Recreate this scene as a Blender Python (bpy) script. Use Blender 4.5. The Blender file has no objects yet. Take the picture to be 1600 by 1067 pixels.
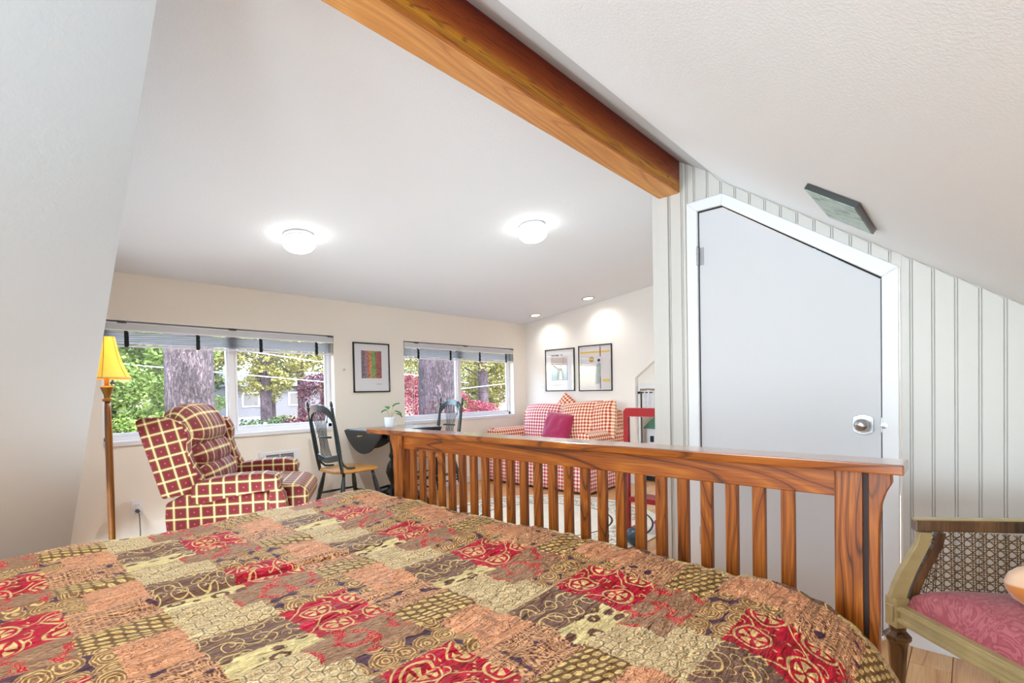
import bpy, bmesh, math, random
from mathutils import Vector, Matrix, noise as mnoise
R = math.radians
rnd = random.Random(7)
sc = bpy.context.scene
C = sc.collection

# ------------------------------------------------------------------ camera
cam_d = bpy.data.cameras.new('camera')
cam = bpy.data.objects.new('camera', cam_d); C.objects.link(cam)
cam_d.sensor_width = 36.0
cam_d.lens = 780.13 / 1600 * 36
cam_d.shift_y = (625.125 - 533.5) / 1600
cam_d.clip_start = 0.02; cam_d.clip_end = 300
r_ = Vector((0.6759, -0.7367, -0.0192)); u_ = Vector((0.0269, -0.0015, 0.9996)); w_ = Vector((0.7365, 0.6762, -0.0188))
cam.matrix_world = Matrix(((r_.x, u_.x, -w_.x, 0), (r_.y, u_.y, -w_.y, 0), (r_.z, u_.z, -w_.z, 1.07), (0, 0, 0, 1)))
sc.camera = cam

# ------------------------------------------------------------------ world, sun, large lights, exposure
world = bpy.data.worlds.new('world'); sc.world = world; world.use_nodes = True
wn = world.node_tree; wn.nodes.clear()
wo = wn.nodes.new('ShaderNodeOutputWorld'); wb = wn.nodes.new('ShaderNodeBackground')
sky = wn.nodes.new('ShaderNodeTexSky'); sky.sky_type = 'NISHITA'; sky.sun_disc = False
sky.sun_elevation = R(52); sky.sun_rotation = R(200); sky.air_density = 1.2; sky.dust_density = 2.5
wn.links.new(sky.outputs[0], wb.inputs[0]); wn.links.new(wb.outputs[0], wo.inputs[0])
wb.inputs[1].default_value = 2.0

def light(name, kind, loc, rot, energy, color=(1, 1, 1), **k):
    d = bpy.data.lights.new(name, kind); d.energy = energy; d.color = color
    for a, v in k.items(): setattr(d, a, v)
    o = bpy.data.objects.new(name, d); C.objects.link(o); o.location = loc; o.rotation_euler = rot
    return o
def aim(o, target):
    o.rotation_euler = (Vector(target) - o.location).to_track_quat('-Z', 'Y').to_euler()
sun = light('sun', 'SUN', (0, -10, 20), (0, 0, 0), 8, (1, 0.95, 0.88), angle=R(0.6)); aim(sun, (-2, 0, 0) ); 
sun.rotation_euler = Vector((-0.55, 0.60, -0.95)).to_track_quat('-Z', 'Y').to_euler()
# daylight from the big window in the wall behind the photographer; after it, added fill lamps that stand for no real source
COOL = (0.71, 0.88, 1.0)
bw = light('rear_window_daylight', 'AREA', (-2.45, 1.6, 1.35), (0, 0, 0), 165, COOL, shape='RECTANGLE', size=2.2, size_y=1.3); aim(bw, (2, 0.7, 1.6))
fl = light('low_rear_fill', 'AREA', (-1.9, -0.3, 0.7), (0, 0, 0), 40, COOL, shape='RECTANGLE', size=1.0, size_y=0.7); aim(fl, (2.3, 0.8, 1.0))  # added fill, low behind the camera, lifts the door wall
fc = light('bed_fill', 'AREA', (-0.35, 0.95, 1.95), (0, 0, 0), 13, COOL, shape='RECTANGLE', size=0.8, size_y=0.8); aim(fc, (0.75, 1.15, 0.6))  # added fill above the bed, brightens the bedspread
f2 = light('dormer_uplight_fill', 'SPOT', (0.98, 2.62, 0.12), (R(180), 0, 0), 46, COOL, spot_size=R(165), spot_blend=1, shadow_soft_size=0.12)  # added uplight on the floor behind the bed, brightens the dormer ceiling
f3 = light('sofa_side_uplight_fill', 'SPOT', (2.5, 2.4, 0.12), (R(180), 0, 0), 43, COOL, spot_size=R(165), spot_blend=1, shadow_soft_size=0.10)  # added uplight on the floor beyond the footboard, brightens the far ceiling
sc.view_settings.view_transform = 'Standard'; sc.view_settings.look = 'None'
sc.view_settings.exposure = 0.22; sc.view_settings.gamma = 1.0; sc.view_settings.use_curve_mapping = False
try:
    sc.cycles.use_denoising = True; sc.cycles.max_bounces = 8; sc.cycles.diffuse_bounces = 5
    sc.cycles.transparent_max_bounces = 12; sc.cycles.sample_clamp_indirect = 8
except Exception: pass

# ------------------------------------------------------------------ mesh helpers
class MB:
    def __init__(s): s.v = []; s.f = []; s.uv = {}
    def add(s, vs, fs, uvs=None):
        o = len(s.v); s.v += [tuple(p) for p in vs]
        for i, f in enumerate(fs):
            if uvs: s.uv[len(s.f)] = uvs[i]
            s.f.append(tuple(a + o for a in f))
        return s
    def box(s, a, b):
        (x0, y0, z0), (x1, y1, z1) = a, b
        x0, x1 = min(x0, x1), max(x0, x1); y0, y1 = min(y0, y1), max(y0, y1); z0, z1 = min(z0, z1), max(z0, z1)
        return s.add([(x0,y0,z0),(x1,y0,z0),(x1,y1,z0),(x0,y1,z0),(x0,y0,z1),(x1,y0,z1),(x1,y1,z1),(x0,y1,z1)],
                     [(0,3,2,1),(4,5,6,7),(0,1,5,4),(1,2,6,5),(2,3,7,6),(3,0,4,7)])
    def prism(s, poly, axis, a, b):
        """poly: 2D points in the two other axes (order xyz), extruded along axis from a to b"""
        n = len(poly)
        def P(p, t):
            q = list(p); q.insert(axis, t); return tuple(q)
        vs = [P(p, a) for p in poly] + [P(p, b) for p in poly]
        fs = [tuple(range(n)), tuple(range(2*n-1, n-1, -1))] + [(i, n+i, n+(i+1) % n, (i+1) % n) for i in range(n)]
        return s.add(vs, fs)
    def lathe(s, prof, c=(0, 0, 0), n=20, axis=2, cap=True):
        vs = []; fs = []
        for r, z in prof:
            for k in range(n):
                t = 2*math.pi*k/n; q = [r*math.cos(t), r*math.sin(t)]; q.insert(axis, z)
                vs.append((q[0]+c[0], q[1]+c[1], q[2]+c[2]))
        m = len(prof)
        for i in range(m-1):
            for k in range(n):
                k2 = (k+1) % n; fs.append((i*n+k, i*n+k2, (i+1)*n+k2, (i+1)*n+k))
        if cap: fs.append(tuple(range(n-1, -1, -1))); fs.append(tuple(range((m-1)*n, m*n)))
        return s.add(vs, fs)
    def tube(s, pts, r, n=8, flat=None):
        pts = [Vector(p) for p in pts]; m = len(pts)
        rs = r if isinstance(r, (list, tuple)) else [r]*m
        vs = []; fs = []; prev = None
        for i, p in enumerate(pts):
            d = (pts[min(i+1, m-1)] - pts[max(i-1, 0)]).normalized()
            if prev is None:
                a = d.cross(Vector((0, 0, 1)))
                if a.length < 0.1: a = d.cross(Vector((0, 1, 0)))
            else: a = prev - d*prev.dot(d)
            a.normalize(); prev = a; b = d.cross(a)
            for k in range(n):
                t = 2*math.pi*k/n
                vs.append(tuple(p + (a*math.cos(t)*(flat or 1) + b*math.sin(t))*rs[i]))
        for i in range(m-1):
            for k in range(n):
                k2 = (k+1) % n; fs.append((i*n+k, i*n+k2, (i+1)*n+k2, (i+1)*n+k))
        fs.append(tuple(range(n-1, -1, -1))); fs.append(tuple(range((m-1)*n, m*n)))
        return s.add(vs, fs)
    def grid(s, fn, nu, nv, uvf=None, closed=False):
        vs = [fn(i/nu, j/nv) for j in range(nv+1) for i in range(nu+1)]
        fs = []; us = [] if uvf else None
        for j in range(nv):
            for i in range(nu):
                a = j*(nu+1)+i; fs.append((a, a+1, a+nu+2, a+nu+1))
                if uvf: us.append([uvf(i/nu, j/nv), uvf((i+1)/nu, j/nv), uvf((i+1)/nu, (j+1)/nv), uvf(i/nu, (j+1)/nv)])
        return s.add(vs, fs, us)
    def build(s, name, mat, parent=None, loc=None, bevel=0, seg=2, smooth=False, sub=0, boxuv=False, mod=None, fixn=True, angle=None):
        me = bpy.data.meshes.new(name); me.from_pydata(s.v, [], s.f)
        if fixn:
            bm = bmesh.new(); bm.from_mesh(me); bmesh.ops.recalc_face_normals(bm, faces=bm.faces[:]); bm.to_mesh(me); bm.free()
        if bevel:
            bm = bmesh.new(); bm.from_mesh(me)
            ed = [e for e in bm.edges if len(e.link_faces) == 2 and e.calc_face_angle(0) > 0.5]
            bmesh.ops.bevel(bm, geom=ed, offset=bevel, segments=seg, profile=0.6, affect='EDGES', clamp_overlap=True)
            bm.to_mesh(me); bm.free()
        if s.uv:
            ul = me.uv_layers.new(name='UVMap')
            for p in me.polygons:
                u = s.uv.get(p.index)
                if u:
                    idx = {v: i for i, v in enumerate(s.f[p.index])}
                    for li in p.loop_indices: ul.data[li].uv = u[idx[me.loops[li].vertex_index]]
        elif boxuv:
            ul = me.uv_layers.new(name='UVMap')
            for p in me.polygons:
                nx, ny, nz = (abs(c) for c in p.normal)
                for li in p.loop_indices:
                    x, y, z = me.vertices[me.loops[li].vertex_index].co
                    ul.data[li].uv = (x, z) if (ny >= nx and ny >= nz) else ((y, z) if nx >= nz else (x, y))
        if smooth:
            me.polygons.foreach_set('use_smooth', [True]*len(me.polygons))
        me.materials.append(mat); me.update()
        if smooth and angle:
            me.set_sharp_from_angle(angle=R(angle))
        o = bpy.data.objects.new(name, me); C.objects.link(o)
        if parent: o.parent = parent
        if loc: o.location = loc
        if sub:
            m = o.modifiers.new('sub', 'SUBSURF'); m.levels = m.render_levels = sub
        return o
def share(o, name, parent, loc=None, rot=None, mat=None):
    c = bpy.data.objects.new(name, o.data); C.objects.link(c); c.parent = parent
    if loc is not None: c.location = loc
    if rot is not None: c.rotation_euler = rot
    return c
def thing(name, label, cat, loc=(0, 0, 0), rz=0, group=None):
    o = bpy.data.objects.new(name, None); C.objects.link(o); o.empty_display_size = 0.1
    o.location = loc; o.rotation_euler = (0, 0, rz); o['label'] = label; o['category'] = cat
    if group: o['group'] = group
    return o
def tag(o, label, cat, group=None, kind=None):
    o['label'] = label; o['category'] = cat
    if group: o['group'] = group
    if kind: o['kind'] = kind
    return o
def struct(o, label=None):
    o['kind'] = 'structure'
    if label: o['label'] = label
    return o
def sroot(name, label=None):
    o = bpy.data.objects.new(name, None); C.objects.link(o); return struct(o, label)
def rbox(cx, cy, cz, dx, dy, dz): return (cx-dx/2, cy-dy/2, cz-dz/2), (cx+dx/2, cy+dy/2, cz+dz/2)

# ------------------------------------------------------------------ node expression helper
def lin(h):
    h = h.lstrip('#'); o = []
    for i in (0, 2, 4):
        c = int(h[i:i+2], 16)/255; o.append(c/12.92 if c <= 0.04045 else ((c+0.055)/1.055)**2.4)
    return (*o, 1)
class G:
    """one material's node tree with a small maths language"""
    def __init__(g, name):
        g.m = bpy.data.materials.new(name); g.m.use_nodes = True; g.t = g.m.node_tree; g.t.nodes.clear()
        g.out = g.t.nodes.new('ShaderNodeOutputMaterial')
        g.bs = g.t.nodes.new('ShaderNodeBsdfPrincipled'); g.t.links.new(g.bs.outputs[0], g.out.inputs[0])
    def put(g, sock, v):
        if isinstance(v, E_): g.t.links.new(v.s, sock)
        elif isinstance(v, bpy.types.NodeSocket): g.t.links.new(v, sock)
        else: sock.default_value = v
    def op(g, name, *a, clamp=False):
        n = g.t.nodes.new('ShaderNodeMath'); n.operation = name; n.use_clamp = clamp
        for i, x in enumerate(a): g.put(n.inputs[i], x)
        return E_(g, n.outputs[0])
    def coord(g, kind='Object'):
        n = g.t.nodes.new('ShaderNodeTexCoord'); return n.outputs[kind]
    def sep(g, v):
        n = g.t.nodes.new('ShaderNodeSeparateXYZ'); g.put(n.inputs[0], v); return [E_(g, o) for o in n.outputs]
    def comb(g, x, y, z=0.0):
        n = g.t.nodes.new('ShaderNodeCombineXYZ')
        for i, q in enumerate((x, y, z)): g.put(n.inputs[i], q)
        return n.outputs[0]
    def noise(g, v, scale=5, detail=2, rough=0.5, dist=0, color=False):
        n = g.t.nodes.new('ShaderNodeTexNoise'); g.put(n.inputs['Vector'], v); g.put(n.inputs['Scale'], scale)
        n.inputs['Detail'].default_value = detail; n.inputs['Roughness'].default_value = rough; n.inputs['Distortion'].default_value = dist
        return E_(g, n.outputs[1 if color else 0])
    def voro(g, v, scale=5, rand=1, feat='F1', out='Distance'):
        n = g.t.nodes.new('ShaderNodeTexVoronoi'); n.feature = feat; g.put(n.inputs['Vector'], v); g.put(n.inputs['Scale'], scale)
        n.inputs['Randomness'].default_value = rand; return E_(g, n.outputs[out])
    def mix(g, f, a, b):
        n = g.t.nodes.new('ShaderNodeMix'); n.data_type = 'RGBA'; n.clamp_factor = True
        g.put(n.inputs[0], f); g.put(n.inputs[6], a); g.put(n.inputs[7], b); return E_(g, n.outputs[2])
    def ramp(g, f, stops):
        n = g.t.nodes.new('ShaderNodeValToRGB'); g.put(n.inputs[0], f); e = n.color_ramp.elements
        while len(e) < len(stops): e.new(0.5)
        for k, (p, c) in enumerate(stops): e[k].position = p; e[k].color = c if not isinstance(c, str) else lin(c)
        return E_(g, n.outputs[0])
    def rand(g):
        n = g.t.nodes.new('ShaderNodeObjectInfo'); return E_(g, n.outputs['Random'])
    def step(g, x, e, w=0.02):      # smooth 0->1 at e
        n = g.t.nodes.new('ShaderNodeMapRange'); n.interpolation_type = 'SMOOTHSTEP'
        g.put(n.inputs[0], x); g.put(n.inputs[1], (e-w) if not isinstance(e, E_) else e-w); g.put(n.inputs[2], (e+w) if not isinstance(e, E_) else e+w)
        return E_(g, n.outputs[0])
    def bump(g, h, dist=0.002, strength=1.0):
        n = g.t.nodes.new('ShaderNodeBump'); g.put(n.inputs['Height'], h); n.inputs['Distance'].default_value = dist
        n.inputs['Strength'].default_value = strength; g.t.links.new(n.outputs[0], g.bs.inputs['Normal'])
    def set(g, **k):
        names = dict(color='Base Color', rough='Roughness', metal='Metallic', spec='Specular IOR Level', sheen='Sheen Weight', coat='Coat Weight',
                     coatr='Coat Roughness', trans='Transmission Weight', alpha='Alpha', em='Emission Color', es='Emission Strength', sub='Subsurface Weight')
        for a, v in k.items():
            if isinstance(v, str): v = lin(v)
            g.put(g.bs.inputs[names[a]], v)
        return g
class E_:
    def __init__(s, g, sock): s.g = g; s.s = sock
    def _b(s, o, n, r=False): return s.g.op(n, o, s) if r else s.g.op(n, s, o)
    def __add__(s, o): return s._b(o, 'ADD')
    def __radd__(s, o): return s._b(o, 'ADD', True)
    def __sub__(s, o): return s._b(o, 'SUBTRACT')
    def __rsub__(s, o): return s._b(o, 'SUBTRACT', True)
    def __mul__(s, o): return s._b(o, 'MULTIPLY')
    def __rmul__(s, o): return s._b(o, 'MULTIPLY', True)
    def __truediv__(s, o): return s._b(o, 'DIVIDE')
    def __gt__(s, o): return s._b(o, 'GREATER_THAN')
    def __lt__(s, o): return s._b(o, 'LESS_THAN')
    def fract(s): return s.g.op('FRACT', s)
    def floor(s): return s.g.op('FLOOR', s)
    def abs(s): return s.g.op('ABSOLUTE', s)
    def sin(s): return s.g.op('SINE', s)
    def sqrt(s): return s.g.op('SQRT', s)
    def min(s, o): return s.g.op('MINIMUM', s, o)
    def max(s, o): return s.g.op('MAXIMUM', s, o)
    def mod(s, o): return s.g.op('FLOORED_MODULO', s, o)

def plain(name, col, rough=0.5, metal=0, var=0.04, vs=20, bump=0, bs=200, **k):
    g = G(name); n = g.noise(g.coord(), vs, 3)
    c = lin(col) if isinstance(col, str) else col
    lo = tuple(x*(1-var) for x in c[:3]) + (1,); hi = tuple(min(1, x*(1+var)) for x in c[:3]) + (1,)
    g.set(color=g.mix(n, lo, hi), rough=rough, metal=metal, **k)
    if bump: g.bump(g.noise(g.coord(), bs, 3), bump)
    return g.m
def emit(name, col, s):
    g = G(name); g.set(color=col, em=col, es=s, rough=0.4); return g.m
def plaster(name, col, bump=0.0015, bs=90, rough=0.85):
    g = G(name); n = g.noise(g.coord(), bs, 4, 0.6, 0.4); n2 = g.noise(g.coord(), 1.3, 2)
    c = lin(col); g.set(color=g.mix(n2, tuple(x*0.985 for x in c[:3])+(1,), c), rough=rough, spec=0.3)
    g.bump(g.step(n, 0.52, 0.12)*0.8+n*0.3, bump, 0.6); return g.m
def wood(name, dark, mid, light, axis=0, k=9.0, rings=5.0, rough=0.35, coat=0.3, lo=0.10, stretch=0.09, bump=0.0006):
    g = G(name); x, y, z = g.sep(g.coord()); rn = g.rand()*37.0
    q = [x, y, z]; q[axis] = q[axis]*stretch
    v = g.comb(q[0]+rn, q[1]+rn*1.7, q[2]+rn*0.6)
    n = g.noise(v, k, 2.5, 0.45, 0.5); fr = (n*rings).fract()
    ring = (fr-0.5).abs()*2.0
    qs = [x*260, y*260, z*260]; qs[axis] = qs[axis]*0.03
    fib = g.noise(g.comb(*qs), 1.0, 2)
    col = g.ramp(ring, [(0.0, light), (0.45, mid), (0.80, mid), (1.0, dark)])
    col = g.mix(g.step(fib, 0.56, 0.10)*0.42, col, lin(dark))
    big = g.noise(v, k*0.35, 1)
    col = g.mix(g.step(big, 0.55, 0.25)*0.35, col, lin(mid))
    g.set(color=col, rough=rough, coat=coat, coatr=0.2); g.bump(fib*0.4-ring*0.3, bump, 0.5); return g.m

# ------------------------------------------------------------------ materials
m_ceil = plaster('ceiling_plaster', '#E3E8EC', 0.0009, 110)
m_slope = plaster('slope_plaster', '#E8EDEF', 0.0004, 170)
m_wall = plaster('cream_wall_paint', '#F2ECE1', 0.0008, 120)
m_gable = plaster('pale_wall_paint', '#F0EDE8', 0.0008, 120)
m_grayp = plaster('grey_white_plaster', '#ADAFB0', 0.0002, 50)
m_bead = plain('beadboard_paint', '#CBC8C2', 0.38, var=0.01)
m_white = plain('white_gloss_paint', '#E4E6E9', 0.4, var=0.01)
m_door = plain('white_door_paint', '#CCCDD0', 0.5, var=0.01, vs=3)
m_vinyl = plain('white_vinyl', '#ECECEE', 0.35, var=0.01)
m_dark = plain('black_gap', '#1B1B1C', 0.7)
m_nickel = plain('satin_nickel', '#B9B9BB', 0.28, 1.0, var=0.02)
m_black = plain('black_lacquer', '#0A0E0E', 0.32, var=0.1, coat=0.1)
m_green = plain('dark_green_lacquer', '#14282B', 0.2, var=0.15, coat=0.6)
m_red = plain('red_paint', '#8E1018', 0.35, var=0.08)
m_brass = plain('antique_gold', '#A98347', 0.38, 0.7, var=0.15)
m_oak = wood('mission_oak', '#431A06', '#9A4E0C', '#B8691C', 1, 6.0, 15.0, 0.38, 0.12, stretch=0.13)
m_cap = wood('mission_oak_cap', '#431A06', '#944C10', '#B0661E', 1, 6.0, 15.0, 0.2, 0.8, stretch=0.13)
m_oakz = wood('mission_oak_upright', '#3E1805', '#914A0C', '#B06418', 2, 8.0, 15.0, 0.38, 0.12, stretch=0.13)
g = G('fir_beam'); x, y, z = g.sep(g.coord()); n = g.noise(g.comb(x*0.22, y*3, z*7), 2.6, 3, 0.5, 0.5); rg_ = ((n*26).fract()-0.5).abs()*2.0; fb_ = g.noise(g.comb(x*3, y*140, z*170), 1.0, 2)
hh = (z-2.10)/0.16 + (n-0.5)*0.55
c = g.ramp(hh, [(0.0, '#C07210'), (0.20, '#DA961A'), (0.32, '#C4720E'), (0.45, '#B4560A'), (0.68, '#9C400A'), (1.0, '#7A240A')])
c = g.mix(g.step(rg_, 0.78, 0.15)*0.55, c, lin('#5A1A04')); c = g.mix(g.step(fb_, 0.55, 0.12)*0.3, c, lin('#4A1404')); kn_ = g.voro(g.comb(x, 0.0, z*0.6), 1.7); c = g.mix(1.0-g.step(kn_, 0.03, 0.012), c, lin('#2A0C04'))
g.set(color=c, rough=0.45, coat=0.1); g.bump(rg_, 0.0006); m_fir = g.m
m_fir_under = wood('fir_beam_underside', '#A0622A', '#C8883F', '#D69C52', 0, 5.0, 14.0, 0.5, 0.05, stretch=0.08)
m_seat = wood('honey_wood', '#A2631F', '#CB8E3E', '#DCA556', 0, 8.0, 4.0, 0.3, 0.5)
m_floor = wood('oak_floor', '#B77B42', '#D9A468', '#E5B981', 0, 6.0, 4.0, 0.3, 0.4)
m_walnut = wood('antique_walnut', '#241507', '#5A3B1E', '#7A5430', 2, 10.0, 4.0, 0.3, 0.5)
m_gilt = plain('worn_gilt_wood', '#AE9A6A', 0.35, var=0.35, vs=14, coat=0.3)

def plaid(name):
    g = G(name); u, v, _ = g.sep(g.coord('UV')); p = 0.066
    du = ((u/p).fract()-0.5).abs(); dv = ((v/p).fract()-0.5).abs()
    lu = g.step(du, 0.425, 0.018); lv = g.step(dv, 0.425, 0.018)
    eu = g.step(du, 0.335, 0.03); ev = g.step(dv, 0.335, 0.03)
    thin = g.step((du-0.375).abs(), 0.012, 0.010); thinv = g.step((dv-0.375).abs(), 0.012, 0.010)
    base = g.mix(g.noise(g.coord('UV'), 400, 2), lin('#5A060C'), lin('#78101A'))
    edge = g.mix(g.noise(g.coord('UV'), 300, 2), lin('#4A1810'), lin('#7A5034'))
    c = g.mix(eu.max(ev), base, edge)
    c = g.mix(lu.max(lv), c, lin('#C9AC74')); c = g.mix(lu*lv, c, lin('#EAD9AC'))
    dot = 1.0 - g.step((du*du+dv*dv).sqrt(), 0.06, 0.02); c = g.mix(dot*0.7, c, lin('#C05A62'))
    weave = g.noise(g.coord('UV'), 900, 1)
    g.set(color=c, rough=0.6, sheen=0.15, spec=0.3); g.bump(weave, 0.0006); return g.m
def gingham(name, red='#B2303C', mid='#DE9A96', white='#F3EBE0', p=0.039):
    g = G(name); u, v, _ = g.sep(g.coord('UV'))
    a = g.step(((u/p).fract()-0.5).abs(), 0.25, 0.02); b = g.step(((v/p).fract()-0.5).abs(), 0.25, 0.02)
    c = g.mix(a.max(b), lin(white), lin(mid)); c = g.mix(a*b, c, lin(red))
    g.set(color=c, rough=0.8, sheen=0.2, spec=0.2); g.bump(g.noise(g.coord('UV'), 700, 2), 0.0005); return g.m
m_plaid = plaid('maroon_plaid'); m_ging = gingham('red_gingham')
m_ging2 = gingham('red_gingham_warm', '#A82C2C', '#E09A78', '#F4E4CC')

def comforter_mat():
    g = G('patchwork_brocade'); u, v, _ = g.sep(g.coord('UV')); uv = g.coord('UV')
    wob = g.noise(uv, 55, 2); wob2 = g.noise(uv, 140, 1)
    uw = u + (wob-0.5)*0.018 + (wob2-0.5)*0.014; vw = v + (g.noise(g.comb(v, u, 3.3), 55, 2)-0.5)*0.012
    cu = (uw-0.425).mod(0.45); cv = (vw-0.51).mod(0.368)
    P = 3.14159265
    def rng(x, a, b): return (x > a)*(x < b)
    def cellxy(s, x, y, ox=0.0, oy=0.0):
        a = (x/s+ox).fract()-0.5; b = (y/s+oy).fract()-0.5
        return a, b, (a*a+b*b).sqrt(), g.op('ARCTAN2', b, a)
    def line(x, w): return 1.0 - g.step(x.abs(), w, w*0.35)
    wl = 0.5
    su = u + (g.noise(uv, 22, 1)-0.5)*0.02; sv = v + (g.noise(g.comb(v, u, 7.1), 22, 1)-0.5)*0.02
    def spirals(s, w, turns=2.3, ox=0.0, oy=0.0, rmax=0.44):
        a, b, r, th = cellxy(s, su, sv, ox, oy)
        par = ((su/s+ox).floor()+(sv/s+oy).floor()).mod(2.0)*2.0-1.0
        sp = (r*turns*1.7 + par*th/(2*P)).fract()-0.5
        return line(sp, w/s/0.9)*(1.0-g.step(r, rmax, 0.02))
    def vine(s, w, per=2.0, off=0.0):
        y = (sv/s).fract()-0.5 + ((su*(2*P)/(s*per)+off).sin())*0.34
        return line(y, w/s)
    def cl(h):
        c = lin(h); return (min(0.96, c[0]*1.22), c[1]*0.99, c[2]*0.96, 1)
    twill = ((u*0.6+v)*900).sin()*0.5+0.5
    # --- red with gold vine
    redb = g.mix(g.step(g.noise(uv, 38, 2), 0.5, 0.25), cl('#9C0418'), cl('#D21040'))
    a, b, r, th = cellxy(0.090, su, sv, 0.2, 0.35)
    petals = g.step((th*2.5+1.0).sin().abs()-0.62+(r-0.15).abs()*1.5, 0.0, 0.06)*rng(r, 0.05, 0.25)
    ring = line(r-0.34, 0.026)
    vd = g.voro(g.comb(u*1.5+v, v*0.9-u*0.8), 44, 0.9); lf = (1.0-g.step(vd, 0.21, 0.03))*g.step(r, 0.40, 0.02)
    red_m = ring.max(petals).max(lf).max(vine(0.090, 0.0024, 2.0)*g.step(r, 0.35, 0.02)).max(spirals(0.050, 0.0036, 1.6, 0.3, 0.1, 0.30)*g.step(r, 0.42, 0.02))
    red = g.mix(red_m, redb, cl('#F3CE8A'))
    # --- brown with gold scroll
    brb = g.mix(g.noise(uv, 30, 2), cl('#6B5040'), cl('#927460')); brb = g.mix(twill*0.35, brb, cl('#5A4234'))
    br_m = spirals(0.056, 0.0044).max(vine(0.056, 0.0022, 2.0, 1.0)).max(spirals(0.040, 0.003, 1.8, 0.5, 0.5, 0.3)*0.8)
    brown = g.mix(br_m, brb, cl('#F2D68C'))
    # --- cream honeycomb
    hs = 0.0265
    def hexd(ox, oy):
        x = ((u/hs+ox).fract()-0.5).abs(); y = (((v/hs)/1.732+oy).fract()-0.5).abs()*1.732
        return x.max(x*0.5+y*0.866)
    hd = hexd(0.0, 0.0).min(hexd(0.5, 0.5))
    hl = g.step(hd, 0.462, 0.02)*g.step(g.noise(uv, 90, 1), 0.42, 0.08)
    inner = g.noise(uv, 210, 3, 0.7, 1.5)
    honey = g.mix(g.step(inner, 0.47, 0.06), cl('#B08E58'), cl('#F5DFAA'))
    honey = g.mix(line(hd-0.39, 0.03), honey, cl('#FBE9B8')); honey = g.mix(hl*0.8, honey, cl('#7A5C3A'))
    # --- leopard cream band
    lb = g.voro(g.comb(u*0.6, v), 38, 0.7); lbn = g.noise(uv, 160, 2)
    leo = g.mix(line(lb-0.33+(lbn-0.5)*0.25, 0.10), cl('#FBE2A0'), cl('#6A4630'))
    # --- peach floral
    pn = g.noise(uv, 24, 3, 0.55, 1.6); pl = line((pn*10).fract()-0.5, 0.085)
    pb = g.mix(twill*0.6, cl('#E9A472'), cl('#F6BC8C'))
    peach = g.mix(pl*0.9, pb, cl('#8E5A48')); peach = g.mix(g.step(pn, 0.60, 0.04)*0.6, peach, cl('#8E6A58')); peach = g.mix(line((pn*10).fract()-0.78, 0.05), peach, cl('#F8CFA4'))
    # --- paisley / wavy ribbons
    wn_ = g.noise(uv, 11, 2, 0.5, 1.8); w2 = (wn_*15).fract()
    rib = line(w2-0.5, 0.22); bead = line((u*330).sin()*(v*330).sin(), 0.35)
    pais = g.mix(rib, g.mix(bead, cl('#6A4640'), cl('#DDB278')), cl('#F0BC8A'))
    pais = g.mix(line(w2-0.14, 0.05)+line(w2-0.86, 0.05), pais, cl('#7A4A36')); pais = g.mix(g.step(g.noise(uv, 24, 1), 0.66, 0.02), pais, cl('#4A2C42'))
    # --- gold leaf rows
    a3 = (u/0.021+(wob-0.5)*0.5).fract()-0.5; row = (u/0.021+(wob-0.5)*0.5).floor(); b3 = (v/0.016+row*0.5).fract()-0.5
    leafd = ((a3+b3*0.5)*(a3+b3*0.5)*1.3+b3*b3*1.5).sqrt()
    gold = g.mix(1.0-g.step(leafd, 0.42, 0.10), cl('#7A5E32'), cl('#F2D88E')); gold = g.mix(line(a3+b3*0.5, 0.05)*0.7, gold, cl('#A9823E'))
    # --- rosettes
    ru = u+(wob-0.5)*0.012; rv = g.voro(g.comb(ru, v, 0.5), 22, 0.35); rl = line(((rv+(g.noise(uv, 130, 1)-0.5)*0.10)*7.5).fract()-0.5, 0.19)
    ros = g.mix(rl, cl('#94724C'), cl('#F0CE86')); ros = g.mix(g.step(rv, 0.60, 0.03), ros, cl('#54384A'))
    # --- taupe with red leaf sprays
    a4, b4, r4, th4 = cellxy(0.112, su, sv, 0.35, 0.1)
    r4n = r4+(g.noise(uv, 60, 2)-0.5)*0.16
    loop = line(r4n-0.27, 0.055); spray = g.step((th4*2.5+r4*9).sin()+(wob-0.5), 0.62, 0.05)*rng(r4, 0.27, 0.5)
    tb = g.mix(g.step(g.noise(g.comb(u, v*6), 90, 2), 0.5, 0.12), cl('#86664C'), cl('#BC9C74'))
    red2 = g.mix(line((g.noise(uv, 90, 2)*7).fract()-0.5, 0.10), cl('#C00A2E'), cl('#F0B080'))
    beig = g.mix((loop*g.step(g.noise(uv, 50, 1), 0.40, 0.04)).max(spray), tb, red2)
    # --- compose patches
    A = cu < 0.145; B = cu > 0.292; Cc = (1.0-A)*(1.0-B)
    colA = g.mix(cv > 0.178, red, g.mix(cv > 0.255, ros, beig))
    inros = (cu < 0.187)*rng(cv, 0.12, 0.27)
    colC = g.mix(rng(cv, 0.10, 0.255), g.mix(rng(cv, 0.262, 0.352), pais, gold), peach); colC = g.mix(inros, colC, ros)
    leoB = (cv < 0.048).max(cv > 0.356)
    colB = g.mix(leoB, g.mix(cv > 0.178, brown, honey), leo); colB = g.mix((cu > 0.405)*rng(cv, 0.262, 0.356), colB, beig)
    col = g.mix(A, g.mix(B, colC, colB), colA)
    fine = g.noise(g.comb(u*0.25, v), 500, 2); col = g.mix(g.step(fine, 0.58, 0.1)*0.20, col, lin('#5A4030'))
    g.set(color=col, rough=0.5, spec=0.3)
    cr = g.noise(g.comb(u*0.22, v), 70, 3, 0.6, 0.6); puff = g.noise(uv, 26, 2)
    emb = red_m*A*0.5 + br_m*B*0.5
    g.bump(cr*1.8+puff*0.7+emb*0.10+g.step(wob2, 0.5, 0.2)*0.06, 0.022, 1.0)
    return g.m

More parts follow.
